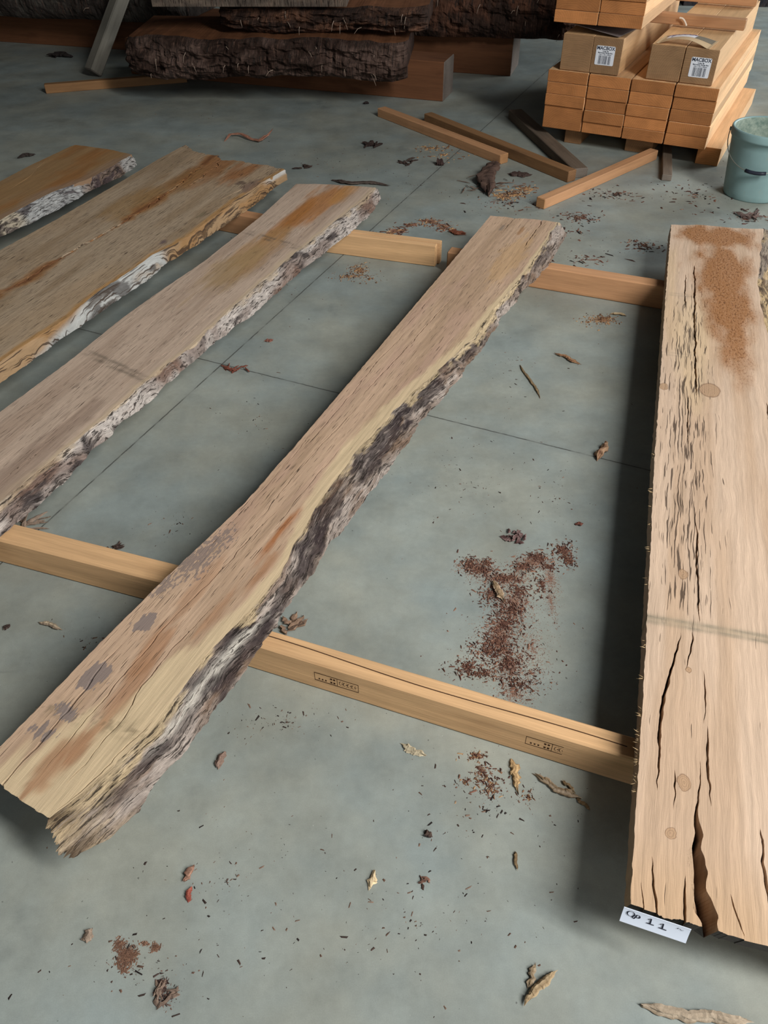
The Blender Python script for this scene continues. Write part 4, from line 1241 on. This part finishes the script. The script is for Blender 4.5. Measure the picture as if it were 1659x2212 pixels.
def log_slab(label, A, B, depth, z0, z1, seed, c1, c2, drop=0.05, amp=.03, sawn_front=False, nfib=40, tilt=0.0):
    """thick slab lying along A->B (front edge, xy), 'depth' to the back; front and ends are rough bark"""
    A = np.array([A[0], A[1], 0.]); B = np.array([B[0], B[1], 0.]); L, rz = along(A, B)
    root = empty('bark_log_slab', (A[0], A[1], z0), rz); tag(root, label, 'log slab', 'bark slabs piled at the back', 'thing')
    H = z1 - z0
    nx, nq = int(L / .018), 26
    x = np.linspace(0, L, nx); V = []; C = []
    X, Q = np.meshgrid(x, np.linspace(0, 1, nq), indexing='ij')
    low = -drop * fbm(X * 2.3, X * 0, seed, 3); hi = (fbm(X * 4, X * 0, seed + 1, 4) - .5) * (.03 if sawn_front else .06)
    Z = (H + hi) + (low - H - hi) * Q
    belly = np.sin(np.clip(Q, 0, 1) * math.pi) ** .6
    rough = amp * ((fbm(X * 9, Q * 7, seed + 2, 5) - .5) * 2.2 + (1 - np.abs(2 * fbm(X * 26, Q * 3, seed + 3, 4) - 1)) * .9)
    if sawn_front: rough *= .12; belly = belly * .1
    Y = -(belly * .05 + rough * np.sin(np.clip(Q, .0, .97) * math.pi) ** .3)
    endk = np.clip(np.minimum(X, L - X) / .10, 0, 1) ** .5
    Y = Y + (1 - endk) * .10 * (1 if not sawn_front else 0)
    f = np.stack([X, Y, Z], -1)
    back = np.stack([X[:, :1], np.full_like(X[:, :1], depth), np.full_like(X[:, :1], 0.0)], -1)
    bt = np.stack([X[:, :1], np.full_like(X[:, :1], depth), np.full_like(X[:, :1], H)], -1)
    inn = np.stack([X[:, :1], np.full_like(X[:, :1], .06), np.full_like(X[:, :1], 0.0)], -1)
    A_ = np.concatenate([f, inn, back, bt], 1); KQ = A_.shape[1]
    I = np.arange(nx * KQ).reshape(nx, KQ); J = np.roll(I, -1, 1)
    F = np.stack([I[:-1], J[:-1], J[1:], I[1:]], -1)
    mi = np.zeros(F.shape[:2], int); mi[:, KQ - 1] = 1
    F = [tuple(t) for t in F.reshape(-1, 4)] + [tuple(I[0][::-1]), tuple(I[-1])]
    mi = list(mi.ravel()) + [0, 0]
    n = fbm(X * 6, Q * 3, seed + 5, 4); n2 = fbm(X * 22, Q * 5, seed + 6, 3)
    col = c1 + (c2 - c1) * sstep(.42, .66, n * .6 + n2 * .4)[..., None]
    col = np.concatenate([col, np.broadcast_to(c1, (nx, 3, 3))], 1).reshape(-1, 3)
    g = A_.reshape(-1, 3)[:, [2, 0, 1]] * np.array([.5, .35, .4])
    mesh('bark_body', A_.reshape(-1, 3), F, [HAIR, BROWN_TOP], root, col, g, mi)
    # torn fibres hanging from the face
    rs_ = random.Random(seed); V = []; F = []
    for k in range(nfib):
        i = rs_.randrange(3, nx - 3); j = rs_.randrange(4, nq - 3); p = f[i, j] + np.array([0, -.004, 0]); ln = rs_.uniform(.02, .06)
        d = np.array([rs_.uniform(-.7, .7), -.5, rs_.uniform(-1, .2)]); d /= np.linalg.norm(d)
        v, q = tube([p, p + d * ln * .5 + np.array([0, -.006, 0]), p + d * ln + np.array([0, 0, -.02])], [.003, .0022, .0008], 4)
        b = len(V); V += v; F += [tuple(t + b for t in y) for y in q]
    if nfib:
        o = mesh('torn_fibres', V, F, TORN, root); tag(o, 'pale torn bark fibres', kind='stuff')
    return root


# square beams on the floor carrying the pile
def beam(label, fa, fb, W, H, seed, ext):
    A = G(*fa); B = G(*fb); L, rz = along(A, B); d = (B - A) / L; n = np.array([-d[1], d[0], 0])
    return timber('square_beam', label, 'beam', A - d * ext + n * W / 2, rz, L + ext, W, H, BEAM, seed, 'square beams under the bark slabs', .004, .002)


beam('reddish square beam with a pale end, in front under the bark slabs', (620, 190), (957, 220), .24, .232, 301, 1.25)
P0 = np.array([-3.6, 7.62, 0]); P1 = np.array([.943, 6.254, 0]); L, rz = along(P0, P1); d = (P1 - P0) / L; n = np.array([-d[1], d[0], 0])
timber('square_beam', 'dark square beam behind, reaching out towards the timber stack', 'beam', P0 + n * .17, rz, L, .34, .26, BEAM, 302, 'square beams under the bark slabs', .004, .002)

dk = lin(58, 44, 38); br = lin(96, 66, 52); gy = lin(104, 94, 90)
log_slab('lowest bark slab lying on the front reddish beam, pale torn fibres along its face', (-1.62, 5.66), (.17, 5.47), .62, .236, .392, 401, dk, lin(96, 78, 70), .12, .065, nfib=16)
log_slab('bark slab lying on top of the lowest one, its ragged tip pointing at the stack', (-1.02, 5.78), (.30, 5.62), .5, .43, .53, 402, dk, lin(104, 74, 58), .06, .06, nfib=12)
log_slab('topmost grey sawn slab over the bark slabs, cut off by the upper edge', (-1.40, 5.66), (-.20, 5.60), .6, .548, .74, 403, lin(96, 86, 78), lin(120, 106, 94), .0, .02, True, 0)
log_slab('dark shaggy bark slab lying on the rear square beam', (-.05, 6.42), (1.34, 6.10), 1.0, .262, .60, 404, dk, br, .02, .05, nfib=12)
log_slab('dark bark slab at the far left behind the leaning post', (-3.5, 7.30), (-1.45, 6.75), .9, .265, .62, 405, lin(60, 54, 50), lin(84, 80, 74), .03, .03, nfib=8)
log_slab('distant dark unidentified object on the floor beyond the timber stack', (2.9, 8.72), (4.6, 8.5), .6, .0, .28, 406, lin(50, 52, 62), lin(70, 66, 66), .0, .02, True, 0)  # slab shape stands in for an unidentified dark thing

# leaning grey post
A = G(202, 166); T_ = PL(264, 0, [0, 6.62, 0], np.array([0, 1.0, 0])); d = Vector(T_ - A); ln = d.length * 1.5; d.normalize()
V, F = timber_mesh(ln, .095, .095, 77, .008, .004)
V = np.array(V) - np.array([0, 0, .0475])
POST = mat_timber('grey_post', lin(120, 116, 106), lin(110, 104, 96), .1, .9, .9, dirt=.3, dirtcol=lin(70, 66, 58))
o = mesh('leaning_post', V, F, POST); o.rotation_euler = d.to_track_quat('X', 'Z').to_euler(); o.location = A + np.array([0, 0, .028])
tag(o, 'weathered grey square post leaning over the floor in front of the bark slabs', 'post')

# ------------------------------------------------------------------ bark scraps and splinters lying on the floor
DEB = mat_col('bark_and_wood_scraps')


def shard(pts, wd, h, seed, c1, c2, z0=0.0, zs=None, nst=20, n=9, fork=0.0):
    """irregular elongated sliver along floor points (x, y): ridged, tapering, lying on the floor"""
    r = np.random.RandomState(seed)
    P = np.array([[p[0], p[1], 0.0] for p in pts]); 
    if zs is not None: P[:, 2] = zs
    cum = np.concatenate([[0], np.cumsum(np.linalg.norm(np.diff(P, axis=0), axis=1))])
    t = np.linspace(0, cum[-1], nst); C = np.stack([np.interp(t, cum, P[:, k]) for k in range(3)], -1)
    T = np.gradient(C, axis=0); T /= np.linalg.norm(T, axis=1, keepdims=True)
    S_ = np.stack([-T[:, 1], T[:, 0], 0 * T[:, 0]], -1); S_ /= np.maximum(np.linalg.norm(S_, axis=1, keepdims=True), 1e-9)
    u = np.linspace(0, 1, nst)
    env = np.clip(np.minimum(u / .14, (1 - u) / .2), 0.14, 1) ** .6 * (.75 + .5 * fbm(u * 7, u * 0 + 3, seed + 5, 2))
    wob = (fbm(u * 5, u * 0, seed, 3) - .5) * wd * .9
    V = []; C_ = []
    ang = np.linspace(0, 2 * math.pi, n, endpoint=False); rk = .55 + .8 * r.rand(n); ck = r.rand(n)
    e0 = (r.rand(n) - .5) * wd * 1.6; L_ = cum[-1]
    for i in range(nst):
        ww = wd * .5 * env[i] * (.92 + .16 * r.rand()); hh = h * .5 * (0.4 + .6 * env[i]) * (.95 + .1 * r.rand())
        for k in range(n):
            j = rk[k] * (.88 + .24 * r.rand())
            p = C[i] + S_[i] * (wob[i] + math.cos(ang[k]) * ww * j) + T[i] * ((r.rand() - .5) * wd * .3 + e0[k] * (abs(u[i] - .5) * 2) ** 3 * min(1, L_ / wd / 4))
            V.append(p + np.array([0, 0, z0 + hh + math.sin(ang[k]) * hh * j]))
            C_.append(c1 + (c2 - c1) * np.clip(ck[k] + .35 * (r.rand() - .5), 0, 1))
    V = np.array(V); V[:, 2] -= (V[:, 2].min() - z0) if zs is None else 0
    V[:, 2] = np.maximum(V[:, 2], z0)
    F = []
    for i in range(nst - 1):
        for k in range(n): F.append((i * n + k, i * n + (k + 1) % n, (i + 1) * n + (k + 1) % n, (i + 1) * n + k))
    F += [tuple(range(n))[::-1], tuple(range((nst - 1) * n, nst * n))]
    return list(V), F, C_


def scrap(name, label, cat, pix, wd, h, seed, c1, c2, group=None, **k):
    pts = [G(*p)[:2] for p in pix]
    V, F, C_ = shard(pts, wd, h, seed, c1, c2, **k)
    return place(name, V, F, DEB, label, cat, group, C_)


def clump(name, label, cat, pix, spread, n, seed, c1, c2, ln=(.02, .06), wd=.008, group=None):
    """several stuck-together flakes of one broken piece of bark"""
    r = random.Random(seed); V = []; F = []; C_ = []
    for i in range(n):
        a = G(*pix)[:2] + np.array([r.gauss(0, spread), r.gauss(0, spread)]); th = r.uniform(0, 3.2); l = r.uniform(*ln)
        v, f, c = shard([a, a + np.array([math.cos(th), math.sin(th)]) * l], r.uniform(.5, 1.2) * wd, wd * .5, seed * 31 + i, c1, c2, z0=r.uniform(0, .006) if i else 0, nst=6, n=6)
        b = len(V); V += v; F += [tuple(q + b for q in y) for y in f]; C_ += c
    return place(name, V, F, DEB, label, cat, group, C_)


RB = lin(96, 56, 44); RB2 = lin(150, 100, 80); DK = lin(48, 38, 36); DK2 = lin(92, 76, 68); PA = lin(194, 172, 138); PA2 = lin(122, 100, 72); GB = lin(120, 104, 90); GB2 = lin(176, 160, 140)
scrap('bark_curl', 'reddish curled bark strip with a raised thin tail, beyond the two wide slabs', 'bark strip', [(487, 304), (498, 297), (520, 296), (545, 306), (562, 309), (578, 300), (588, 296)], .026, .012, 1, RB, lin(196, 144, 120), zs=[0, .012, .012, .004, .006, .016, .035])
scrap('bark_strip', 'dark grey bark strip lying past the end of the pale whitish-barked slab', 'bark strip', [(725, 392), (760, 398), (800, 398), (836, 404)], .034, .014, 2, DK, lin(124, 110, 100), nst=22)
scrap('bark_chunk', 'shredded dark bark chunk standing before the chipped reddish batten', 'bark', [(1050, 420), (1054, 395), (1062, 368), (1068, 356)], .075, .05, 3, DK, lin(120, 96, 84), nst=22, n=10)
clump('bark_shreds', 'tangle of thin bark shreds around the dark bark chunk', 'bark', (1060, 408), .055, 34, 4, DK, lin(150, 122, 104), (.03, .09), .006)
scrap('bark_plate', 'flat dark oval bark plate beside the tan batten', 'bark', [(1103, 378), (1120, 379), (1146, 379)], .05, .012, 5, lin(70, 56, 52), lin(88, 72, 66))
scrap('bark_nugget', 'small round dark bark nugget on bare concrete past the middle slab', 'bark', [(943, 357), (957, 357)], .036, .032, 6, DK, lin(74, 58, 54), nst=8)
clump('bark_crumb', 'dark broken bark crumb lying out from the square beam end', 'bark', (798, 318), .022, 9, 7, DK, lin(66, 54, 50), (.03, .07), .026)
clump('bark_flakes', 'thin dark flakes in front of the chipped reddish batten', 'bark', (878, 355), .014, 8, 8, DK, DK2, (.03, .08), .014)
clump('bark_flakes', 'scatter of thin dark flakes beyond the narrow slab with whitish bark', 'bark', (665, 363), .012, 7, 81, DK, DK2, (.03, .06), .014)
scrap('wood_splinter', 'dark thin twig-like splinter on bare floor left of the wide split plank', 'splinter', [(1123, 789), (1140, 818), (1158, 842), (1167, 857)], .011, .007, 9, lin(66, 54, 44), lin(150, 128, 96), nst=22)
scrap('wood_splinter', 'small reddish-brown splinter, forked, between the twig-like one and the far bearer', 'splinter', [(1203, 765), (1225, 775), (1249, 788)], .017, .008, 10, lin(112, 76, 56), lin(176, 140, 104))
scrap('bark_chip', 'chunky pale bark chip close to the dark shadow of the wide plank', 'bark chip', [(1293, 992), (1301, 975), (1305, 962)], .026, .022, 11, lin(120, 84, 66), lin(200, 164, 132), nst=10)
clump('bark_chip', 'red-brown shredded bark chip where the two floor joints cross', 'bark chip', (506, 803), .020, 14, 12, lin(90, 50, 42), lin(140, 86, 70), (.02, .06), .008)
scrap('wood_splinter', 'pale flat splinter lying in the big red-brown bark dust heap', 'splinter', [(1066, 1262), (1076, 1280), (1088, 1298)], .016, .010, 13, PA2, lin(200, 176, 150))
scrap('wood_splinter', 'pale sliver below the long stamped bearer, nearest its middle', 'splinter', [(872, 1611), (893, 1621), (914, 1634)], .013, .007, 14, lin(150, 138, 116), lin(200, 188, 160))
scrap('wood_splinter', 'tan upright-pointing splinter below the right half of the long stamped bearer', 'splinter', [(1108, 1650), (1113, 1680), (1119, 1706)], .016, .010, 15, lin(120, 92, 62), lin(200, 170, 126))
scrap('wood_splinter', 'largest pale jagged splinter on the floor beside the tan one, near the wide plank', 'splinter', [(1160, 1682), (1190, 1698), (1220, 1712), (1246, 1722)], .017, .011, 16, PA2, GB2, nst=24)
scrap('wood_splinter', 'thin dark-tipped sliver trailing from the largest pale splinter', 'splinter', [(1248, 1727), (1262, 1740), (1274, 1750)], .007, .006, 17, lin(120, 96, 66), PA2)
scrap('wood_splinter', 'small sliver lying against the upper side of the largest pale splinter', 'splinter', [(1217, 1690), (1228, 1700), (1240, 1712)], .008, .006, 171, PA2, PA)
scrap('bark_chip', 'small dark bark chip alone on the near floor, below the pale sliver', 'bark chip', [(918, 1800), (932, 1807)], .011, .007, 18, DK, DK2, nst=8)
scrap('wood_splinter', 'slim grey-brown sliver standing out on the floor left of the paper tag', 'splinter', [(1113, 1842), (1115, 1860), (1117, 1876)], .008, .006, 19, lin(104, 84, 60), lin(160, 136, 104), nst=10)
scrap('wood_chip', 'pale squarish wood chip in the middle of the near floor', 'wood chip', [(797, 1903), (811, 1904)], .022, .007, 20, PA, lin(222, 200, 162), nst=6)
clump('bark_chip', 'dark ring-shaped bark chip near the pale squarish chip', 'bark chip', (910, 1913), .005, 5, 21, DK, lin(140, 104, 88), (.008, .016), .006)
scrap('bark_chip', 'brown split bark chip, upper one of the pair below the middle slab tip', 'bark chip', [(398, 1903), (407, 1888), (416, 1872)], .015, .008, 22, lin(110, 76, 62), lin(176, 138, 118), nst=10)
scrap('bark_chip', 'reddish slender bark chip, lower one of the pair below the middle slab tip', 'bark chip', [(407, 1945), (410, 1930), (412, 1920)], .009, .006, 23, lin(110, 54, 46), lin(150, 84, 70), nst=10)
scrap('bark_strip', 'short grey-brown bark strip left of the brown dust patch on the near floor', 'bark strip', [(187, 2036), (192, 2022), (198, 2010)], .014, .006, 24, GB, lin(150, 132, 116), nst=10)
scrap('wood_splinter', 'darker arm of the two crossed splinters on the near floor', 'splinter', [(1146, 2132), (1151, 2110), (1154, 2088)], .010, .008, 25, lin(130, 110, 82), GB2, nst=14)
scrap('wood_splinter', 'pale long arm of the two crossed splinters on the near floor', 'splinter', [(1134, 2168), (1152, 2142), (1170, 2122), (1190, 2104)], .014, .010, 26, PA2, PA, nst=22, z0=.002)
scrap('wood_splinter', 'long pale bark splinter in the corner beneath the wide plank end', 'splinter', [(1396, 2173), (1450, 2186), (1510, 2196), (1560, 2202), (1622, 2210)], .015, .010, 27, lin(120, 104, 84), GB2, nst=30)
scrap('wood_splinter', 'light splinter on shaded floor left of the middle slab', 'splinter', [(86, 1347), (108, 1352), (132, 1359)], .010, .007, 28, GB, lin(196, 178, 150))
scrap('bark_chip', 'small dark bark chip beside the light splinter on the shaded floor', 'bark chip', [(11, 1362), (22, 1353)], .012, .007, 29, DK, DK2, nst=8)
scrap('bark_chip', 'grey bark chip on the floor right of the middle slab near end', 'bark chip', [(471, 1658), (478, 1640), (487, 1627)], .014, .008, 30, lin(110, 88, 80), lin(160, 136, 120), nst=10)
clump('bark_scrap', 'dark bark scrap wedged between the middle slab and the long stamped bearer', 'bark', (622, 1356), .012, 7, 31, lin(74, 60, 52), lin(150, 124, 104), (.025, .05), .012)
clump('bark_scrap', 'splintered bark scrap behind the stained bearer, by the whitish-barked slab', 'bark', (52, 1138), .014, 10, 32, lin(84, 70, 60), lin(160, 140, 124), (.03, .07), .009)
clump('bark_flakes', 'little heap of dark bark flakes behind the stained bearer', 'bark', (246, 1185), .006, 10, 33, DK, DK2, (.012, .026), .006)
clump('bark_clod', 'crumbly purple-grey bark clod just above the big red-brown dust heap', 'bark', (1116, 1166), .012, 14, 34, lin(72, 50, 48), lin(140, 116, 112), (.012, .028), .012)
scrap('bark_chip', 'small red-brown bark chip past the dust heap, closest to the wide plank', 'bark chip', [(1244, 1132), (1258, 1134)], .013, .008, 35, lin(90, 54, 46), lin(130, 84, 72), nst=8)
scrap('wood_splinter', 'thin pale splinter on the small dust heap by the far bearer', 'splinter', [(1322, 680), (1338, 679), (1352, 683)], .014, .008, 36, PA2, PA, nst=10)
clump('bark_chip', 'brown bark chip cluster on the near floor below the brown dust patch', 'bark chip', (350, 2150), .009, 9, 37, lin(84, 70, 62), lin(150, 128, 112), (.012, .03), .008)
scrap('bark_strip', 'red-brown bark strip by the doubled bearer end', 'bark strip', [(972, 500), (985, 505), (1000, 508)], .03, .014, 38, lin(96, 56, 44), lin(150, 92, 70), nst=12)
clump('bark_flakes', 'dark wet-looking bark flakes on the floor before the bucket', 'bark', (1618, 470), .022, 18, 39, lin(70, 56, 54), lin(128, 108, 100), (.03, .1), .012)
scrap('bark_chip', 'dark bark lump at the left, before the leaning post', 'bark chip', [(108, 125), (128, 123), (152, 125)], .09, .03, 40, lin(40, 36, 36), lin(52, 46, 44), nst=10)
scrap('bark_chip', 'small dark bark clump beside the far end of the orange-brown slab', 'bark chip', [(42, 342), (56, 337), (74, 336)], .04, .016, 41, lin(50, 44, 42), lin(80, 70, 64), nst=10)
scrap('bark_chip', 'small dark chip on floor before the square beam', 'bark chip', [(787, 226), (797, 225)], .03, .014, 42, lin(40, 34, 34), lin(60, 52, 50), nst=8)
scrap('bark_chip', 'small reddish bark chip between the two narrow slabs, above the crossing joints', 'bark chip', [(574, 737), (588, 736)], .016, .008, 43, lin(110, 70, 60), lin(150, 104, 90), nst=8)


def crumbs(name, label, cat, spots, n, size, cols, seed, flat=.5, top=True):
    """loose fine bark dust: many tiny flakes lying on the floor in the given patches (px, py, rx, ry, weight)"""
    r = np.random.RandomState(seed)
    sp = []
    for (px, py, rx, ry, wgt) in spots:
        c = G(px, py)[:2]; ex = np.linalg.norm(G(px + rx, py)[:2] - c); ey = np.linalg.norm(G(px, py - ry)[:2] - c); sp.append((c, ex, ey, wgt))
    W = np.array([q[3] for q in sp], float); W /= W.sum()
    idx = r.choice(len(sp), n, p=W)
    rad = np.abs(r.normal(0, .55, n)); th = r.rand(n) * 2 * math.pi
    cx_ = np.array([sp[i][0] for i in idx]); rr_ = np.array([[sp[i][1], sp[i][2]] for i in idx])
    P = cx_ + np.stack([np.cos(th) * rad * rr_[:, 0], np.sin(th) * rad * rr_[:, 1]], -1)
    sz = size[0] + (size[1] - size[0]) * r.rand(n) ** 3
    a = r.rand(n) * 6.28; el = 1 + 2.0 * r.rand(n) ** 2
    ca, sa = np.cos(a), np.sin(a)
    V = np.zeros((n, 6, 3)); base = np.array([(-1, -.6), (1, -.5), (.8, .6), (-.7, .7)])
    for k in range(4):
        bx = base[k, 0] * el * (.6 + .8 * r.rand(n)) * sz * .5; by = base[k, 1] * (.6 + .8 * r.rand(n)) * sz * .5
        V[:, k, 0] = P[:, 0] + bx * ca - by * sa; V[:, k, 1] = P[:, 1] + bx * sa + by * ca
    for k, f in ((4, -.4), (5, .4)):
        V[:, k, 0] = P[:, 0] + f * el * sz * .5 * ca; V[:, k, 1] = P[:, 1] + f * el * sz * .5 * sa; V[:, k, 2] = sz * flat * (.5 + .7 * r.rand(n))
    F = []
    for tri in ((0, 1, 5, 4), (1, 2, 5), (2, 3, 4, 5), (3, 0, 4), (3, 2, 1, 0)):
        F += [tuple(6 * i + q for q in tri) for i in range(n)]
    cc = np.array(cols); ci = r.randint(0, len(cc), n); C_ = np.repeat(cc[ci][:, None, :] * (.8 + .4 * r.rand(n, 1, 1)), 6, 1).reshape(-1, 3)
    o = mesh(name, V.reshape(-1, 3), F, DEB, None, C_)
    return tag(o, label, cat, None, 'stuff')


REDS = [lin(102, 70, 58), lin(118, 84, 70), lin(88, 60, 52), lin(136, 102, 84), lin(74, 54, 48)]
DARKS = [lin(56, 46, 42), lin(72, 58, 52), lin(44, 38, 36), lin(96, 74, 62), lin(120, 98, 84)]
TANS = [lin(140, 106, 78), lin(120, 88, 66), lin(170, 136, 100), lin(96, 70, 56)]
crumbs('bark_dust', 'large red-brown heap of bark dust on the floor beyond the long stamped bearer', 'bark dust',
       [(1015, 1218, 26, 16, 9), (1040, 1232, 40, 14, 9), (1052, 1215, 20, 10, 4), (1085, 1248, 55, 12, 10), (1130, 1225, 30, 14, 9), (1160, 1205, 34, 16, 10), (1215, 1190, 26, 20, 9), (1228, 1210, 18, 24, 7), (1185, 1225, 22, 12, 3),
        (1060, 1285, 34, 26, 8), (1120, 1275, 40, 26, 8), (1170, 1262, 18, 34, 4), (1105, 1320, 44, 26, 12), (1090, 1350, 44, 24, 11), (1075, 1385, 50, 26, 10), (1060, 1405, 60, 20, 7), (1100, 1430, 70, 40, 12), (1010, 1440, 50, 28, 6), (1120, 1480, 70, 40, 7), (1040, 1455, 60, 16, 5), (1090, 1400, 140, 110, 6)],
       13000, (.0009, .0062), REDS, 1)
crumbs('fine_dust', 'film of fine brown powder under the big red-brown dust heap', 'dust',
       [(1090, 1250, 70, 16, 8), (1030, 1228, 40, 16, 5), (1150, 1215, 50, 18, 6), (1110, 1300, 50, 40, 9), (1080, 1370, 44, 40, 7), (1190, 1250, 18, 40, 3), (1100, 1440, 70, 50, 6), (1150, 1400, 50, 90, 3), (1190, 1300, 16, 60, 2), (1110, 1500, 50, 40, 3)],
       15000, (.0012, .0026), [lin(124, 92, 78), lin(136, 106, 90), lin(112, 82, 70), lin(150, 122, 104)], 21, .12)
crumbs('bark_dust', 'small tan dust heap left of the wide plank, before the far bearer', 'sawdust', [(1305, 690, 26, 10, 6), (1290, 692, 40, 14, 2), (1270, 695, 40, 8, .6)], 800, (.002, .008), TANS, 2)
crumbs('bark_dust', 'small tan dust heap before the doubled stamped bearer', 'sawdust', [(775, 583, 22, 14, 6), (755, 598, 40, 10, 3), (800, 602, 40, 14, 1)], 750, (.002, .008), TANS, 3)
crumbs('bark_dust', 'reddish sprinkle of dust below the long stamped bearer', 'bark dust', [(1030, 1632, 24, 10, 3), (1040, 1665, 26, 24, 3), (1060, 1700, 30, 26, 4), (1005, 1690, 20, 12, 1), (1140, 1722, 20, 20, 1), (1040, 1680, 90, 60, 2)], 800, (.0012, .006), REDS + TANS, 4)
crumbs('bark_dust', 'brown dust patch on the near floor below the middle slab tip', 'bark dust', [(258, 2040, 12, 14, 4), (268, 2066, 18, 22, 8), (282, 2066, 16, 20, 6), (268, 2092, 12, 12, 2), (312, 2038, 12, 5, 1.5), (336, 2047, 12, 10, 2.5)], 2600, (.001, .004), [lin(112, 84, 68), lin(126, 96, 78), lin(98, 74, 62)], 5, .3)
crumbs('bark_dust', 'brown dust around the bark chip cluster on the near floor', 'bark dust', [(350, 2130, 14, 26, 4), (362, 2155, 20, 20, 2)], 420, (.001, .005), [lin(112, 90, 80), lin(70, 56, 52)], 6, .4)
crumbs('wood_shavings', 'orange-brown shavings behind the doubled bearer', 'wood shavings', [(860, 498, 26, 9, 4), (930, 480, 34, 10, 4), (960, 492, 30, 10, 4), (890, 486, 20, 5, 2), (835, 506, 24, 5, 2)], 900, (.003, .018), TANS + REDS, 7, .25)
crumbs('wood_shavings', 'orange shavings around the bark chunk by the slanting battens', 'wood shavings', [(1110, 420, 34, 12, 5), (1085, 425, 24, 10, 2), (1135, 408, 30, 12, 2), (960, 335, 60, 16, 2), (930, 320, 60, 8, 2)], 900, (.003, .018), TANS + [lin(190, 150, 104)], 8, .25)
crumbs('bark_litter', 'thin brown litter on the floor between the slanting battens and the wide plank', 'bark litter',
       [(1250, 470, 60, 14, 5), (1330, 420, 70, 16, 4), (1200, 500, 90, 20, 3), (1390, 530, 50, 20, 3), (1500, 420, 120, 40, 3), (1100, 440, 120, 30, 3), (1620, 470, 70, 14, 3), (1260, 560, 90, 20, 2)], 1700, (.002, .016), DARKS + REDS, 9, .25)
crumbs('bark_crumbs', 'sparse dark crumbs scattered over the whole concrete floor', 'crumbs',
       [(900, 400, 420, 70, 3), (700, 350, 300, 60, 2), (640, 620, 160, 100, 1), (560, 900, 160, 120, 1.4), (1100, 800, 240, 260, 2.4), (1000, 1050, 260, 160, 2.5), (1200, 1080, 70, 80, 1.2), (620, 1560, 180, 50, 2), (900, 1500, 160, 60, 1.0), (1050, 1750, 260, 160, 2.6), (500, 1900, 380, 220, 2), (900, 2000, 500, 200, 2), (300, 2100, 280, 80, 1.2), (200, 1380, 140, 90, .8), (380, 1130, 120, 60, 1), (400, 250, 420, 60, 1.3), (1560, 330, 60, 60, .8)],
       1700, (.0012, .0060), DARKS, 10, .3)
